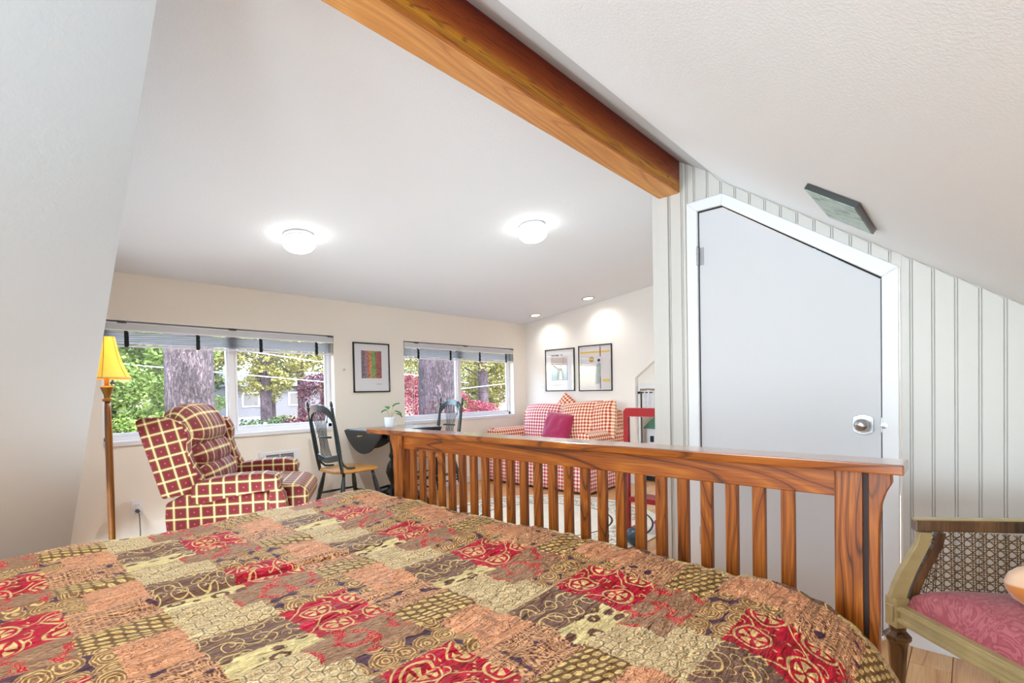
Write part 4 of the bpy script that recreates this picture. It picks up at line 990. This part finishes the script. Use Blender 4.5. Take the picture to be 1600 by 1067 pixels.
# valance curtain
cu_ = thing('curtain', 'short white gathered curtain on a dark rod in the recess', 'curtain', (XG+0.050, 2.395, 0))
def cfn(a, b):
    yv = 0.30-0.62*a; z = 1.045-0.24*b; amp = 0.012*(0.5+0.5*b)+0.003
    return (0.012*0+amp*math.sin(a*75+math.sin(a*13)), yv, z-0.006*math.sin(a*40)*(1 if b in (0, 1) else 0))
g = G('sheer_white_cotton'); n = g.noise(g.coord(), 30, 2); g.set(color=g.mix(n, lin('#C9CBCF'), lin('#E8E9EC')), rough=0.9, spec=0.1); m_sheer = g.m
MB().grid(cfn, 120, 8).build('cloth', m_sheer, cu_, smooth=True, fixn=False)
MB().tube([(0, 0.335, 1.022), (0, -0.35, 1.022)], 0.006, 10).build('rod', m_dark, cu_)
MB().lathe([(0.001, 0.325), (0.012, 0.33), (0.014, 0.338), (0.008, 0.352), (0.001, 0.354)], (0, 0, 1.022), 14, 1).build('finial', m_dark, cu_, smooth=True)
MB().box((-0.002, 0.305, 0.0), (0.006, 0.315, 1.02)).build('dark_gap_strip', m_dark, cu_)  # black strip painted in for the dark gap at the opening's edge
# rug
def rug_mat():
    g = G('cream_floral_rug'); x, y, z = g.sep(g.coord()); r = (x*x+y*y).sqrt(); n = g.noise(g.coord(), 9, 3, 0.6, 1.2); n2 = g.noise(g.coord(), 30, 3)
    c = g.mix(g.step(n2, 0.5, 0.2)*0.3, lin('#EAE2D2'), lin('#CFC4AE'))
    fl_ = (1.0-g.step((n-0.5).abs(), 0.02, 0.012))*(r > 0.58)*(r < 0.83); c = g.mix(fl_*0.8, c, lin('#5C5648'))
    vd = g.voro(g.coord(), 11, 0.8); c = g.mix((1.0-g.step(vd, 0.22, 0.05))*(r > 0.6)*(r < 0.8)*0.6, c, lin('#7A6A5A'))
    ln = (1.0-g.step((r-0.865).abs(), 0.008, 0.004)).max(1.0-g.step((r-0.55).abs(), 0.008, 0.004)); c = g.mix(ln, c, lin('#3A3436'))
    g.set(color=c, rough=0.95, spec=0.1); g.bump(g.noise(g.coord(), 260, 2), 0.002); return g.m
rg = MB().lathe([(0.94, 0.001), (0.945, 0.005), (0.94, 0.010), (0.5, 0.011), (0.001, 0.011)], n=72).build('rug', rug_mat(), loc=(3.2, 2.6, 0)); tag(rg, 'round cream rug with dark border line and grey floral band', 'rug')
# blue ball-shaped pouf and pink basket behind the slats
bl = MB().lathe([(0.02, 0.0), (0.06, 0.006), (0.095, 0.04), (0.108, 0.085), (0.10, 0.13), (0.07, 0.165), (0.03, 0.18), (0.001, 0.182)], n=28).build('ball', plain('slate_blue_vinyl', '#26404F', 0.3), smooth=True, loc=(3.04, 1.680, 0.011)); bl.scale = (0.62, 0.62, 0.62)
tag(bl, 'slate blue ball on the floor just behind the footboard slats', 'ball')
bk = thing('basket', 'pink woven basket on the floor beside the blue ball', 'basket', (3.02, 1.43, 0))
g = G('pink_weave'); x, y, z = g.sep(g.coord()); th = g.op('ARCTAN2', y, x); ck = ((th*22).sin()*(z*420).sin()); g.set(color=g.mix(g.step(ck, 0.0, 0.2), lin('#D8879C'), lin('#B83A62')), rough=0.7); g.bump(ck, 0.002)
MB().lathe([(0.06, 0.0), (0.07, 0.01), (0.085, 0.19), (0.09, 0.20), (0.085, 0.205), (0.08, 0.19), (0.066, 0.015)], n=28).build('basket_body', g.m, bk, smooth=True)
MB().lathe([(0.084, 0.198), (0.092, 0.203), (0.084, 0.209)], n=28, cap=False).build('basket_rim', plain('rim_red', '#A02048', 0.6), bk, smooth=True)

# ------------------------------------------------------------------ cane armchair
C0 = Vector((1.985, 0.172, 0)); fdir = Vector((-0.711, -0.703, 0)).normalized(); e = Vector((0.37, -0.93, 0)).normalized()
ac = thing('cane_armchair', 'antique gilt wood armchair with cane arm panel and rose damask seat', 'armchair', C0)
FL = 0.60; SL = 0.50
P0 = Vector((0, 0, 0)); P1 = fdir*FL; e2 = (e + fdir*0.0)
# opposite side converges: mirror e about the front rail normal
nf = Vector((0.703, -0.711, 0)); e_b = (nf*(e.dot(nf)) - fdir*(e.dot(fdir))).normalized()
P2 = P1 + e_b*SL; P3 = P0 + e*SL
def rail(a, b, w, z0, z1, name, mat):
    a = Vector(a); b = Vector(b); d = (b-a).normalized(); s = Vector((-d.y, d.x, 0))*w/2
    vs = [tuple(p+q+Vector((0, 0, z))) for z in (z0, z1) for p, q in ((a, -s), (b, -s), (b, s), (a, s))]
    return MB().add(vs, [(0,3,2,1),(4,5,6,7),(0,1,5,4),(1,2,6,5),(2,3,7,6),(3,0,4,7)]).build(name, mat, ac, bevel=0.004)
ZR0, ZR1 = 0.315, 0.372
rail(P0+fdir*0.02, P1-fdir*0.02, 0.030, ZR0, ZR1, 'front_rail', m_gilt)
rail(P0+fdir*0.02+Vector((-0.012, 0.012, 0)), P1+Vector((-0.012, 0.012, 0)), 0.008, ZR0+0.006, ZR0+0.020, 'rail_moulding', m_gilt)
rail(P0+fdir*0.02+Vector((-0.012, 0.012, 0)), P1+Vector((-0.012, 0.012, 0)), 0.008, ZR1-0.018, ZR1-0.004, 'rail_moulding', m_gilt)
for a, b in ((P0, P3), (P3, P2), (P1, P2)): rail(a, b, 0.028, ZR0, ZR1, 'side_rail', m_gilt)
for p in (P0, P1, P3, P2):
    bx = MB(); ang = math.atan2(fdir.y, fdir.x)
    def rp(x, y, z): return (p.x+x*math.cos(ang)-y*math.sin(ang), p.y+x*math.sin(ang)+y*math.cos(ang), z)
    b0 = 0.023
    vs = [rp(x, y, z) for z in (0.298, 0.392) for x, y in ((-b0, -b0), (b0, -b0), (b0, b0), (-b0, b0))]
    bx.add(vs, [(0,3,2,1),(4,5,6,7),(0,1,5,4),(1,2,6,5),(2,3,7,6),(3,0,4,7)]).build('corner_block', m_gilt, ac, bevel=0.004)
    vs = [rp(x, y, z) for z in (0.318, 0.368) for x, y in ((0, 0),)]
    vs = [rp(x*1.0, y, z) for z in (0.318, 0.368) for x, y in ((-0.013, -b0-0.004), (0.013, -b0-0.004), (0.013, -b0), (-0.013, -b0))]
    MB().add(vs, [(0,3,2,1),(4,5,6,7),(0,1,5,4),(1,2,6,5),(2,3,7,6),(3,0,4,7)]).build('rosette_tablet', m_gilt, ac, bevel=0.0015, seg=1)
    MB().lathe([(0.012, 0.0), (0.015, 0.008), (0.014, 0.02), (0.026, 0.235), (0.030, 0.25), (0.036, 0.258), (0.037, 0.270), (0.028, 0.280), (0.022, 0.285), (0.024, 0.30)], (p.x, p.y, 0), 8).build('leg', m_walnut, ac, bevel=0.001, seg=1)
# seat cushion
mb = MB()
def seatfn(a, b):
    q = (P0.lerp(P1, a)).lerp(P3.lerp(P2, a), b); u, v = 2*a-1, 2*b-1
    ed = max(0, (1-abs(u)**5)*(1-abs(v)**5))**0.35
    cen = (P0+P1+P2+P3)/4; q = cen + (q-cen)*(0.965)
    return (q.x, q.y, 0.37+0.085*ed+0.012*(1-u*u)*(1-v*v))
g = G('rose_damask'); n = g.noise(g.coord(), 8, 3, 0.5, 2.5); ln = (n*8).fract(); c = g.mix(g.step(ln, 0.5, 0.3), lin('#A4404C'), lin('#BC5F68')); c = g.mix(g.step((ln-0.5).abs(), 0.46, 0.03)*0.6, c, lin('#7E2838'))
g.set(color=c, rough=0.55, sheen=0.3); g.bump(ln*0.4+g.noise(g.coord(), 600, 1)*0.2, 0.001)
mb.grid(seatfn, 36, 32); mb.build('seat_cushion', g.m, ac, smooth=True, fixn=False)
# arm posts and top rails on both sides; cane panel
m_cane = plain('cane', '#6A4A20', 0.45, var=0.7, vs=60)
def arm(p0, ed, sgn, name):
    out = Vector((-ed.y, ed.x, 0))*sgn
    off = Vector((-0.022, 0.004, 0)) if sgn > 0 else Vector((0, 0, 0))
    B = lambda d, z: p0 + ed*d + off*max(0, (z-0.39)/0.23) + Vector((0, 0, z))
    prof = [(0.0, 0.385, 0.024), (0.012, 0.43, 0.024), (0.030, 0.48, 0.023), (0.052, 0.53, 0.021), (0.070, 0.57, 0.019), (0.078, 0.61, 0.018)]
    mb = MB(); vs = []; n = len(prof)
    for d, z, w in prof:
        for k1, k2 in ((-1, -1), (1, -1), (1, 1), (-1, 1)):
            q = B(d + k1*w*(1.0 if k1 < 0 else 0.8), z) + out*0.014*k2; vs.append(tuple(q))
    fs = [(0, 1, 2, 3), tuple((n-1)*4+k for k in (3, 2, 1, 0))]
    for i in range(n-1):
        for k in range(4): fs.append((i*4+k, i*4+(k+1) % 4, (i+1)*4+(k+1) % 4, (i+1)*4+k))
    mb.add(vs, fs).build('arm_post', m_gilt, ac, bevel=0.003)
    # brown inner return of the post
    vs = []
    for d, z, w in prof:
        for dd in (0.018, 0.040):
            for k2 in (-1, 1): vs.append(tuple(B(d+dd+0.008, z)+out*0.012*k2))
    fs = []
    for i in range(n-1):
        b0, b1 = i*4, (i+1)*4; fs += [(b0, b0+1, b1+1, b1), (b0+2, b0+3, b1+3, b1+2), (b0, b0+2, b1+2, b1), (b0+1, b0+3, b1+3, b1+1)]
    fs += [(0, 1, 3, 2), ((n-1)*4, (n-1)*4+1, (n-1)*4+3, (n-1)*4+2)]
    MB().add(vs, fs).build('arm_post_inner', m_walnut, ac)
    a = B(0.048, 0.612); b = B(SL+0.02, 0.64); d = (b-a).normalized(); s = out*0.020
    vs = [tuple(p+q+Vector((0, 0, z))) for z in (0, 0.034) for p, q in ((a, -s), (b, -s), (b, s), (a, s))]
    MB().add(vs, [(0,3,2,1),(4,5,6,7),(0,1,5,4),(1,2,6,5),(2,3,7,6),(3,0,4,7)]).build('arm_rail', m_walnut, ac, bevel=0.004)
    vs = [tuple(p+q+Vector((0, 0, z))) for z in (0.030, 0.038) for p, q in ((a, -s*0.7), (b, -s*0.7), (b, s*0.7), (a, s*0.7))]
    MB().add(vs, [(0,3,2,1),(4,5,6,7),(0,1,5,4),(1,2,6,5),(2,3,7,6),(3,0,4,7)]).build('rail_moulding', m_gilt, ac, bevel=0.002)
    # cane: horizontal, vertical pairs and both diagonals
    mb = MB(); d0, d1, z0, z1 = 0.07, SL-0.01, 0.385, 0.616; st = 0.0262
    def B2(d, z): 
        zz = min(max(z, z0), z1+0.02); lim = 0.045+0.07*(zz-0.39)/0.23; return B(max(d, lim), zz)
    def strand(p, q, r=0.0011, o_=0.0):
        mb.tube([p+out*o_, q+out*o_], r, 4)
    nd = int((d1-d0+0.04)/st); nz = int((z1-z0)/st)
    for i in range(nd+1):
        d = d0-0.03+i*st
        for k in (-0.0036, 0.0036): 
            if d+k > 0.05: strand(B2(d+k, z0), B2(d+k, z1), o_=0.001)
    for j in range(nz+1):
        z = z0+j*st
        for k in (-0.0036, 0.0036): strand(B2(d0-0.03, z+k), B(d1, z+k), o_=-0.001)
    ln_ = z1-z0
    i = -int(ln_/st)-1
    while i*st < d1-d0+0.03:
        d = d0-0.03+i*st + st/2
        for sg in (1, -1):
            if sg > 0: dA, dB, zA, zB = d, d+ln_, z0, z1
            else: dA, dB, zA, zB = d+ln_, d, z0, z1
            # clip to the panel
            pts = []
            for dd, zz in ((dA, zA), (dB, zB)): pts.append([dd, zz])
            (xa, za), (xb_, zb) = pts
            def clip(xc, lo):
                nonlocal xa, za, xb_, zb
                if lo:
                    if xa < xc and xb_ > xc: za = za+(zb-za)*(xc-xa)/(xb_-xa); xa = xc
                    elif xb_ < xc and xa > xc: zb = zb+(za-zb)*(xc-xb_)/(xa-xb_); xb_ = xc
                else:
                    if xa > xc and xb_ < xc: za = za+(zb-za)*(xc-xa)/(xb_-xa); xa = xc
                    elif xb_ > xc and xa < xc: zb = zb+(za-zb)*(xc-xb_)/(xa-xb_); xb_ = xc
            clip(0.062, True); clip(d1, False)
            if min(xa, xb_) >= 0.061 and max(xa, xb_) <= d1+0.001 and abs(xa-xb_) > 0.004:
                strand(B(xa, za), B(xb_, zb), 0.0014, 0.003*sg)
        i += 1
    o = mb.build('cane_panel', m_cane, ac, fixn=False); o['kind'] = 'stuff'; o['label'] = 'open six-way woven cane'
arm(P0, e, 1, 'a'); arm(P1, e_b, -1, 'b')
for a, b in ((P3, P2),):
    for z0, z1, w in ((0.39, 0.42, 0.02), (0.80, 0.84, 0.03)): rail(a, b, w, z0, z1, 'back_rail', m_gilt)
for p in (P3, P2): MB().tube([tuple(p+Vector((0, 0, 0.37))), tuple(p+nf*0.03+Vector((0, 0, 0.62))), tuple(p+nf*0.07+Vector((0, 0, 0.84)))], [0.018, 0.016, 0.015], 8).build('back_post', m_gilt, ac, smooth=True)
MB().add([tuple(P3+Vector((0,0,0.42))), tuple(P2+Vector((0,0,0.42))), tuple(P2+nf*0.06+Vector((0,0,0.80))), tuple(P3+nf*0.06+Vector((0,0,0.80)))] + [tuple(q+nf*0.02) for q in (P3+Vector((0,0,0.42)), P2+Vector((0,0,0.42)), P2+nf*0.06+Vector((0,0,0.80)), P3+nf*0.06+Vector((0,0,0.80)))], [(0,1,2,3),(4,7,6,5),(0,4,5,1),(1,5,6,2),(2,6,7,3),(3,7,4,0)]).build('back_panel', g.m, ac)
g = G('peach_satin'); z_ = g.sep(g.coord())[2]; x_ = g.sep(g.coord())[0]
g.set(color=g.mix(g.step(z_+x_*0.15, 0.0, 0.004), lin('#D9863C'), lin('#F3C9A4')), rough=0.35, sheen=0.4)
bp = MB().lathe([(0.001, -0.052), (0.03, -0.050), (0.052, -0.035), (0.066, -0.012), (0.068, 0.006), (0.060, 0.028), (0.042, 0.045), (0.02, 0.052), (0.001, 0.053)], n=32).build('round_cushion', g.m, smooth=True, loc=(1.93, -0.135, 0.513))
tag(bp, 'small round peach and orange cushion on the rose armchair seat', 'cushion')

# ------------------------------------------------------------------ outside
def gz(x, y): return -0.55 + 0.028*max(0, y-6) + 0.0009*max(0, y-20)**2 + 0.03*mnoise.noise(Vector((x*0.5, y*0.5, 0)))
g = G('needle_litter_ground'); n = g.noise(g.coord(), 3, 4, 0.7); dm = lambda h: tuple(q*0.42 for q in lin(h)[:3]) + (1,); g.set(color=g.ramp(n, [(0.3, dm('#8E7460')), (0.5, dm('#B89E88')), (0.7, dm('#D6C4B0'))]), rough=0.95)
gr = MB().grid(lambda a, b: (-25+80*a, YW+0.4+46*b, gz(-25+80*a, YW+0.4+46*b)), 80, 60).build('ground', g.m, smooth=True, fixn=False); struct(gr, 'pale forest floor with pine litter outside')
dv = MB().grid(lambda a, b: (4.2+5.0*a+0.9*math.sin(b*3), 13+14*b, gz(4.2+5.0*a+0.9*math.sin(b*3), 13+14*b)+0.035), 14, 26).build('driveway', plain('grey_gravel', (0.27, 0.26, 0.28, 1), 0.9, var=0.12, vs=8), smooth=True, fixn=False); struct(dv, 'light grey driveway beyond the first window')
def dim(c, k): return tuple(q*k for q in lin(c)[:3]) + (1,)
def leafmat(name, stops, vs=9, k=0.36):
    g = G(name); n = g.noise(g.coord(), vs, 3, 0.7); g.set(color=g.ramp(n, [(p, dim(c, k)) for p, c in stops]), rough=0.6, spec=0.3); return g.m
m_lg = leafmat('bright_maple_leaves', [(0.3, '#3E6A22'), (0.45, '#84B048'), (0.6, '#B9D67A'), (0.75, '#DDEBA6')])
m_ly = leafmat('pine_needles_sunlit', [(0.3, '#3F4A22'), (0.45, '#84863E'), (0.58, '#B8B468'), (0.75, '#DAD8A0')], 14, 0.5)
m_lr = leafmat('red_leaves', [(0.3, '#4E1E34'), (0.45, '#9A2C48'), (0.6, '#C8546A'), (0.75, '#E0A2A0')], 14)
m_lp = leafmat('purple_leaves', [(0.3, '#3A2030'), (0.5, '#6E3048'), (0.62, '#8A4A52'), (0.75, '#8FA05A')], 10)
m_ld = leafmat('dark_green_leaves', [(0.3, '#1E3A22'), (0.5, '#4A7238'), (0.65, '#86A654'), (0.8, '#C3D48A')], 8)
def foliage(parent, blobs, n, size, mat, name='foliage', asp=1.8):
    mb = MB(); vs = mb.v; fs = mb.f
    for (cx, cy, cz, rx, ry, rz) in blobs:
        for _ in range(int(n*2.4)):
            while True:
                a, b, c = rnd.uniform(-1, 1), rnd.uniform(-1, 1), rnd.uniform(-1, 1); q = a*a+b*b+c*c
                if 0.12 < q < 1: break
            p = Vector((cx+a*rx, cy+b*ry, cz+c*rz))
            if mnoise.noise(p*1.6) < -0.12: continue
            d = Vector((rnd.uniform(-1, 1), rnd.uniform(-1, 1), rnd.uniform(-0.7, 0.5))).normalized()
            e_ = d.cross(Vector((rnd.uniform(-1, 1), rnd.uniform(-1, 1), rnd.uniform(-1, 1)))).normalized()
            s = size*0.56*rnd.uniform(0.5, 1.4); k = len(vs)
            vs += [tuple(p-d*s), tuple(p+e_*s/asp), tuple(p+d*s), tuple(p-e_*s/asp)]; fs.append((k, k+1, k+2, k+3))
    o = mb.build(name, mat, parent, fixn=False); o['kind'] = 'stuff'; return o
def barkmat(name, a, b, c):
    g = G(name); x, y, z = g.sep(g.coord()); v = g.comb(x, y, z*0.33); n = g.noise(v, 30, 4, 0.75, 1.2); n2 = g.noise(v, 5, 2)
    g.set(color=g.ramp(n*0.8+n2*0.2, [(0.40, a), (0.5, b), (0.60, c)]), rough=0.9); g.bump(n, 0.05); return g.m
m_bark = barkmat('grey_violet_bark', (0.012, 0.008, 0.01, 1), (0.045, 0.033, 0.04, 1), (0.16, 0.125, 0.135, 1)); m_bark2 = barkmat('dark_violet_bark', (0.008, 0.005, 0.008, 1), (0.03, 0.02, 0.03, 1), (0.11, 0.08, 0.10, 1))
def trunk(parent, x, y, r0, r1, z0, z1, mat, seed=0, nu=64, nv=90, rel=0.06):
    def fn(a, b):
        t = a*2*math.pi; z = z0+(z1-z0)*b; r = r0+(r1-r0)*b
        n = mnoise.fractal(Vector((math.cos(t)*r*9+seed, math.sin(t)*r*9, z*2.0)), 0.8, 2.2, 4)
        rr = r*(1+rel*n); return (rr*math.cos(t), rr*math.sin(t), z)
    return MB().grid(fn, nu, nv).build('trunk', mat, parent, smooth=True, fixn=False)
def tree(name, label, x, y, r, mat, h=7, blobs=None, n=1500, size=0.1, fm=None, nu=64, nv=90, branches=()):
    z0 = gz(x, y)-0.05; t = thing(name, label, 'tree', (x, y, z0), group='trees outside')
    trunk(t, x, y, r*1.12, r*0.85, 0, h, mat, x, nu, nv)
    for (dx, dy, dz, ln, rr) in branches:
        d = Vector((dx, dy, dz)); MB().tube([d*0.0+Vector((0, 0, ln[0])), Vector((dx*0.5, dy*0.5, ln[0]+dz*0.4)), Vector((dx, dy, ln[0]+dz))], [rr, rr*0.7, rr*0.3], 7).build('branch', mat, t)
    if blobs: foliage(t, [(bx-x, by-y, bz-z0, a, b, c) for bx, by, bz, a, b, c in blobs], n, size, fm)
    return t
tree('pine_tree', 'broad grey-violet pine trunk filling the first window behind the recliner', 1.96, 7.5, 0.265, m_bark, 6, [(2.0, 7.5, 6.5, 2.2, 2.2, 1.6)], 900, 0.14, m_ly, 96, 160)
tree('pine_tree', 'broad dark violet pine trunk in the second window behind the chair', 5.68, 7.0, 0.325, m_bark2, 6, [(5.7, 7.0, 6.8, 2.2, 2.2, 1.6)], 900, 0.14, m_ly, 96, 160)
tree('pine_tree', 'slim dark pine trunk in the second window nearest the end wall', 14.58, 15, 0.20, m_bark2, 7, [(14.2, 14.6, 3.0, 2.4, 1.2, 1.1), (15.6, 15.5, 1.6, 1.2, 1.0, 0.8), (12.6, 15.5, 2.6, 1.2, 1.0, 0.9), (16.3, 15.0, 2.3, 1.1, 0.9, 1.3)], 1600, 0.11, m_ly, 40, 50,
     branches=[(-1.6, 0.2, 0.9, (2.0,), 0.05), (1.4, 0.1, 0.5, (1.6,), 0.04), (-1.2, -0.3, 0.5, (3.0,), 0.04)])
tree('maple_tree', 'bright green leafy tree beside the lamp shade in the first window', 1.9, 12.5, 0.09, m_bark2, 2.6, [(1.7, 12.3, 1.6, 1.0, 0.9, 0.8), (2.5, 12.8, 1.0, 0.9, 0.8, 0.7), (1.4, 12.8, 2.8, 1.4, 1.0, 0.8), (3.2, 13.2, 2.3, 1.1, 0.9, 0.8), (2.3, 12.4, 2.2, 0.9, 0.9, 0.6), (1.2, 12.3, 0.9, 0.7, 0.7, 0.6), (2.2, 12.2, 0.45, 0.8, 0.6, 0.35)], 1500, 0.085, m_lg, 24, 20,
     branches=[(-0.5, 0, 1.0, (1.0,), 0.04), (0.6, 0.1, 0.9, (1.2,), 0.035)])
tree('pine_tree', 'sunlit olive pine in the middle distance right of the mullion in the first window', 6.6, 17.0, 0.16, m_bark2, 6, [(6.0, 16.8, 2.9, 1.4, 1.0, 0.8), (7.6, 17.2, 2.4, 1.3, 1.0, 0.8), (5.2, 17.4, 2.2, 0.9, 0.8, 0.7), (8.8, 17.5, 3.2, 1.2, 1, 0.8), (6.8, 17, 1.7, 0.8, 0.7, 0.5)], 1500, 0.11, m_ly, 30, 40,
     branches=[(-1.0, 0, 0.6, (2.4,), 0.04), (1.2, 0.1, 0.3, (2.0,), 0.035)])
tree('pine_tree', 'thin far pine trunk over the purple shrub in the first window', 8.0, 17.5, 0.11, m_bark2, 6, None, nu=24, nv=30)
tree('broadleaf_tree', 'dark green broadleaf tree behind the driveway beyond the first window', 5.4, 20.0, 0.12, m_bark2, 4, [(5.2, 19.6, 1.7, 1.0, 0.8, 0.7), (5.8, 20.2, 2.9, 1.2, 1.0, 0.8), (4.6, 20.0, 2.6, 1.1, 0.9, 0.8)], 1200, 0.12, m_ld, 24, 20)
tree('pine_tree', 'olive pine seen between the violet trunk and the mullion of the second window', 10.3, 16.5, 0.13, m_bark2, 6, [(10.2, 16.2, 2.8, 1.3, 1.0, 0.9), (11.6, 16.6, 1.9, 1.1, 0.9, 0.7), (9.6, 16.5, 2.0, 0.8, 0.8, 0.7)], 1500, 0.11, m_ly, 30, 30)
tree('pine_tree', 'shaggy olive pine nearest the end wall in the second window', 17.0, 17.5, 0.17, m_bark2, 6, [(16.8, 17.2, 1.6, 1.6, 1.0, 0.8), (17.6, 17.4, 2.9, 1.5, 1.0, 0.9), (18.6, 17.6, 1.0, 1.4, 1.0, 0.7), (16.4, 17.2, 0.5, 1.2, 0.8, 0.5)], 1700, 0.12, m_ly, 30, 30)
def bush(label, x, y, blobs, n, size, mat):
    t = thing('bush', label, 'bush', (x, y, gz(x, y)), group='bushes outside')
    for k in range(4): MB().tube([(0, 0, -0.03), (0.25*math.cos(k*1.7), 0.25*math.sin(k*1.7), 0.35)], [0.02, 0.008], 6).build('stem', m_bark2, t)
    foliage(t, [(bx-x, by-y, bz-gz(x, y), a, b, c) for bx, by, bz, a, b, c in blobs], n, size, mat)
bush('green shrub edging the driveway in the first window', 4.9, 13.2, [(4.7, 13.2, 0.15, 0.7, 0.5, 0.35), (5.5, 13.0, 0.2, 0.6, 0.5, 0.35), (4.0, 13.8, 0.25, 0.5, 0.5, 0.3)], 1100, 0.06, m_ld)
bush('purple-red shrub low in the first window beside the dark green chair', 6.1, 12.6, [(5.9, 12.5, 0.3, 0.7, 0.5, 0.45), (6.6, 12.8, 0.6, 0.8, 0.6, 0.6), (7.2, 13.2, 1.1, 0.8, 0.6, 0.8), (6.4, 13.0, 1.15, 0.55, 0.5, 0.5), (5.4, 12.6, 0.05, 0.4, 0.4, 0.25)], 1500, 0.055, m_lp)
bush('red-leaved shrub between the frame and broad trunk of the second window', 8.6, 12.0, [(8.6, 12, 0.5, 0.6, 0.5, 0.6), (8.8, 12.2, 1.2, 0.5, 0.5, 0.45), (8.2, 12.2, 0.1, 0.5, 0.5, 0.35)], 1500, 0.055, m_lr)
bush('red-leaved shrub low beside the slim trunk in the second window', 11.4, 12.0, [(11.2, 12, 0.35, 0.7, 0.5, 0.45), (12.0, 12.2, 0.3, 0.6, 0.5, 0.4), (10.6, 12, 0.6, 0.4, 0.4, 0.5)], 1500, 0.055, m_lr)
bush('yellow-green shrub across the driveway in the first window', 5.2, 23.0, [(4.6, 23, 0.75, 1.2, 0.7, 0.5), (6.4, 23, 0.8, 1.0, 0.7, 0.45)], 900, 0.10, m_lg)
# distant belt of woodland
wd = MB(); 
belt = [(x+rnd.uniform(-1, 1), 31+rnd.uniform(-2, 3), rnd.uniform(1.2, 5.5), 2.2, 1.2, 1.5) for x in range(-2, 44, 2) for _ in (0, 1)]
o = foliage(None, belt, 420, 0.24, m_ld, 'woodland'); tag(o, 'belt of dark green woodland far beyond the road', 'woodland', kind='stuff')
belt = [(x+rnd.uniform(-1, 1), 29+rnd.uniform(-2, 2), rnd.uniform(2.0, 6.0), 1.7, 1.0, 1.2) for x in range(0, 42, 3)]
o = foliage(None, belt, 420, 0.22, m_ly, 'woodland'); tag(o, 'sunlit olive tops in front of the dark woodland belt', 'woodland', kind='stuff')
for k, (lab, x, y, bl, mt) in enumerate((
    ('olive young pine in front of the far house in the first window', 8.6, 21.5, [(8.2, 21.3, 1.6, 1.2, 0.9, 0.9), (9.4, 21.6, 2.6, 1.3, 0.9, 0.9), (7.4, 21.5, 3.0, 1.2, 0.9, 0.8)], m_ly),
    ('dark green tree beyond the driveway at the mullion of the first window', 6.6, 24.0, [(6.2, 24, 2.0, 1.5, 0.9, 0.8), (5.2, 24, 3.4, 1.6, 0.9, 0.9), (7.4, 24, 3.4, 1.4, 0.9, 1.0)], m_ld),
    ('bright green tree between the maple and the broad trunk of the first window', 3.8, 18.0, [(3.4, 18, 1.4, 1.2, 0.8, 1.0), (4.2, 18, 2.6, 1.2, 0.8, 0.9), (2.6, 18, 2.4, 1.0, 0.8, 0.9)], m_lg),
    ('dark green tree left of the slim trunk in the second window', 16.0, 23.0, [(14.6, 23, 1.6, 1.6, 1.0, 1.2), (17.4, 23, 1.8, 1.7, 1.0, 1.3), (20.4, 23, 1.6, 1.8, 1.0, 1.5), (16.4, 23, 3.6, 2.2, 1.0, 1.1), (20.5, 23, 3.8, 2.2, 1.0, 1.1)], m_ld),
    ('yellow-green tree behind the red shrub in the second window', 12.4, 20.0, [(11.2, 20, 1.6, 1.3, 0.8, 1.1), (13.2, 20, 1.2, 1.2, 0.8, 0.7), (12.0, 20, 3.0, 1.6, 0.8, 0.9)], m_lg))):
    tree('broadleaf_tree', lab, x, y, 0.12, m_bark2, 4, bl, 1300, 0.10, mt, 16, 16)
# far house
hs = thing('house', 'far pale house with a blue-grey roof among the trees', 'house', (12.0, 25.5, gz(12, 25.5)))
MB().box((-3.6, 0, 0), (4.4, 3, 1.5)).build('wall', plain('white_siding', (0.10, 0.11, 0.13, 1), 0.7), hs)
MB().prism([(-0.3, 1.5), (1.5, 2.3), (3.3, 1.5)], 0, -3.9, 4.7).build('roof', plain('blue_grey_roof', (0.08, 0.10, 0.13, 1), 0.8), hs)
for x in (-2.8, -0.6, 1.8, 3.4): f = MB().box((x-0.4, -0.03, 0.5), (x+0.4, 0, 1.2)).build('window', m_vinyl, hs); MB().box((x-0.34, -0.04, 0.56), (x+0.34, -0.031, 1.14)).build('pane', m_gray, f)
# post and wires
ps = thing('garden_post', 'slim white standpipe on the driveway edge in the first window', 'post', (4.62, 12.0, gz(4.62, 12)))
MB().lathe([(0.03, 0), (0.03, 0.7), (0.04, 0.72), (0.04, 0.78), (0.02, 0.82), (0.001, 0.83)], n=12).build('pipe', m_vinyl, ps); MB().box((0.0, -0.02, 0.10), (0.16, 0.02, 0.14)).build('side_arm', m_vinyl, ps)
m_wire = plain('pale_cable', '#C9CDD6', 0.5)
def wire(label, a, b, sag=0.15):
    a = Vector(a); b = Vector(b); pts = [a.lerp(b, i/20) - Vector((0, 0, sag*4*(i/20)*(1-i/20))) for i in range(21)]
    tag(MB().tube(pts, 0.012, 6).build('overhead_wire', m_wire), label, 'wire', 'overhead wires')
wire('upper pale overhead cable crossing the first window', (-2, 12, 2.75), (11, 12, 1.35), 0.0)
wire('lower pale overhead cable crossing the first window', (0, 12, 1.90), (9, 12, 1.14), 0.0)
wire('short rising overhead cable in the second window, nearest the end wall', (9.2, 12, 1.05), (15, 12, 1.5), 0.0)
MB_post = thing('utility_pole', 'distant pole carrying the overhead cables past the first window', 'pole', (-2, 12.0, gz(-2, 12)))
MB().lathe([(0.1, 0), (0.08, 4)], n=12).build('shaft', m_bark2, MB_post)
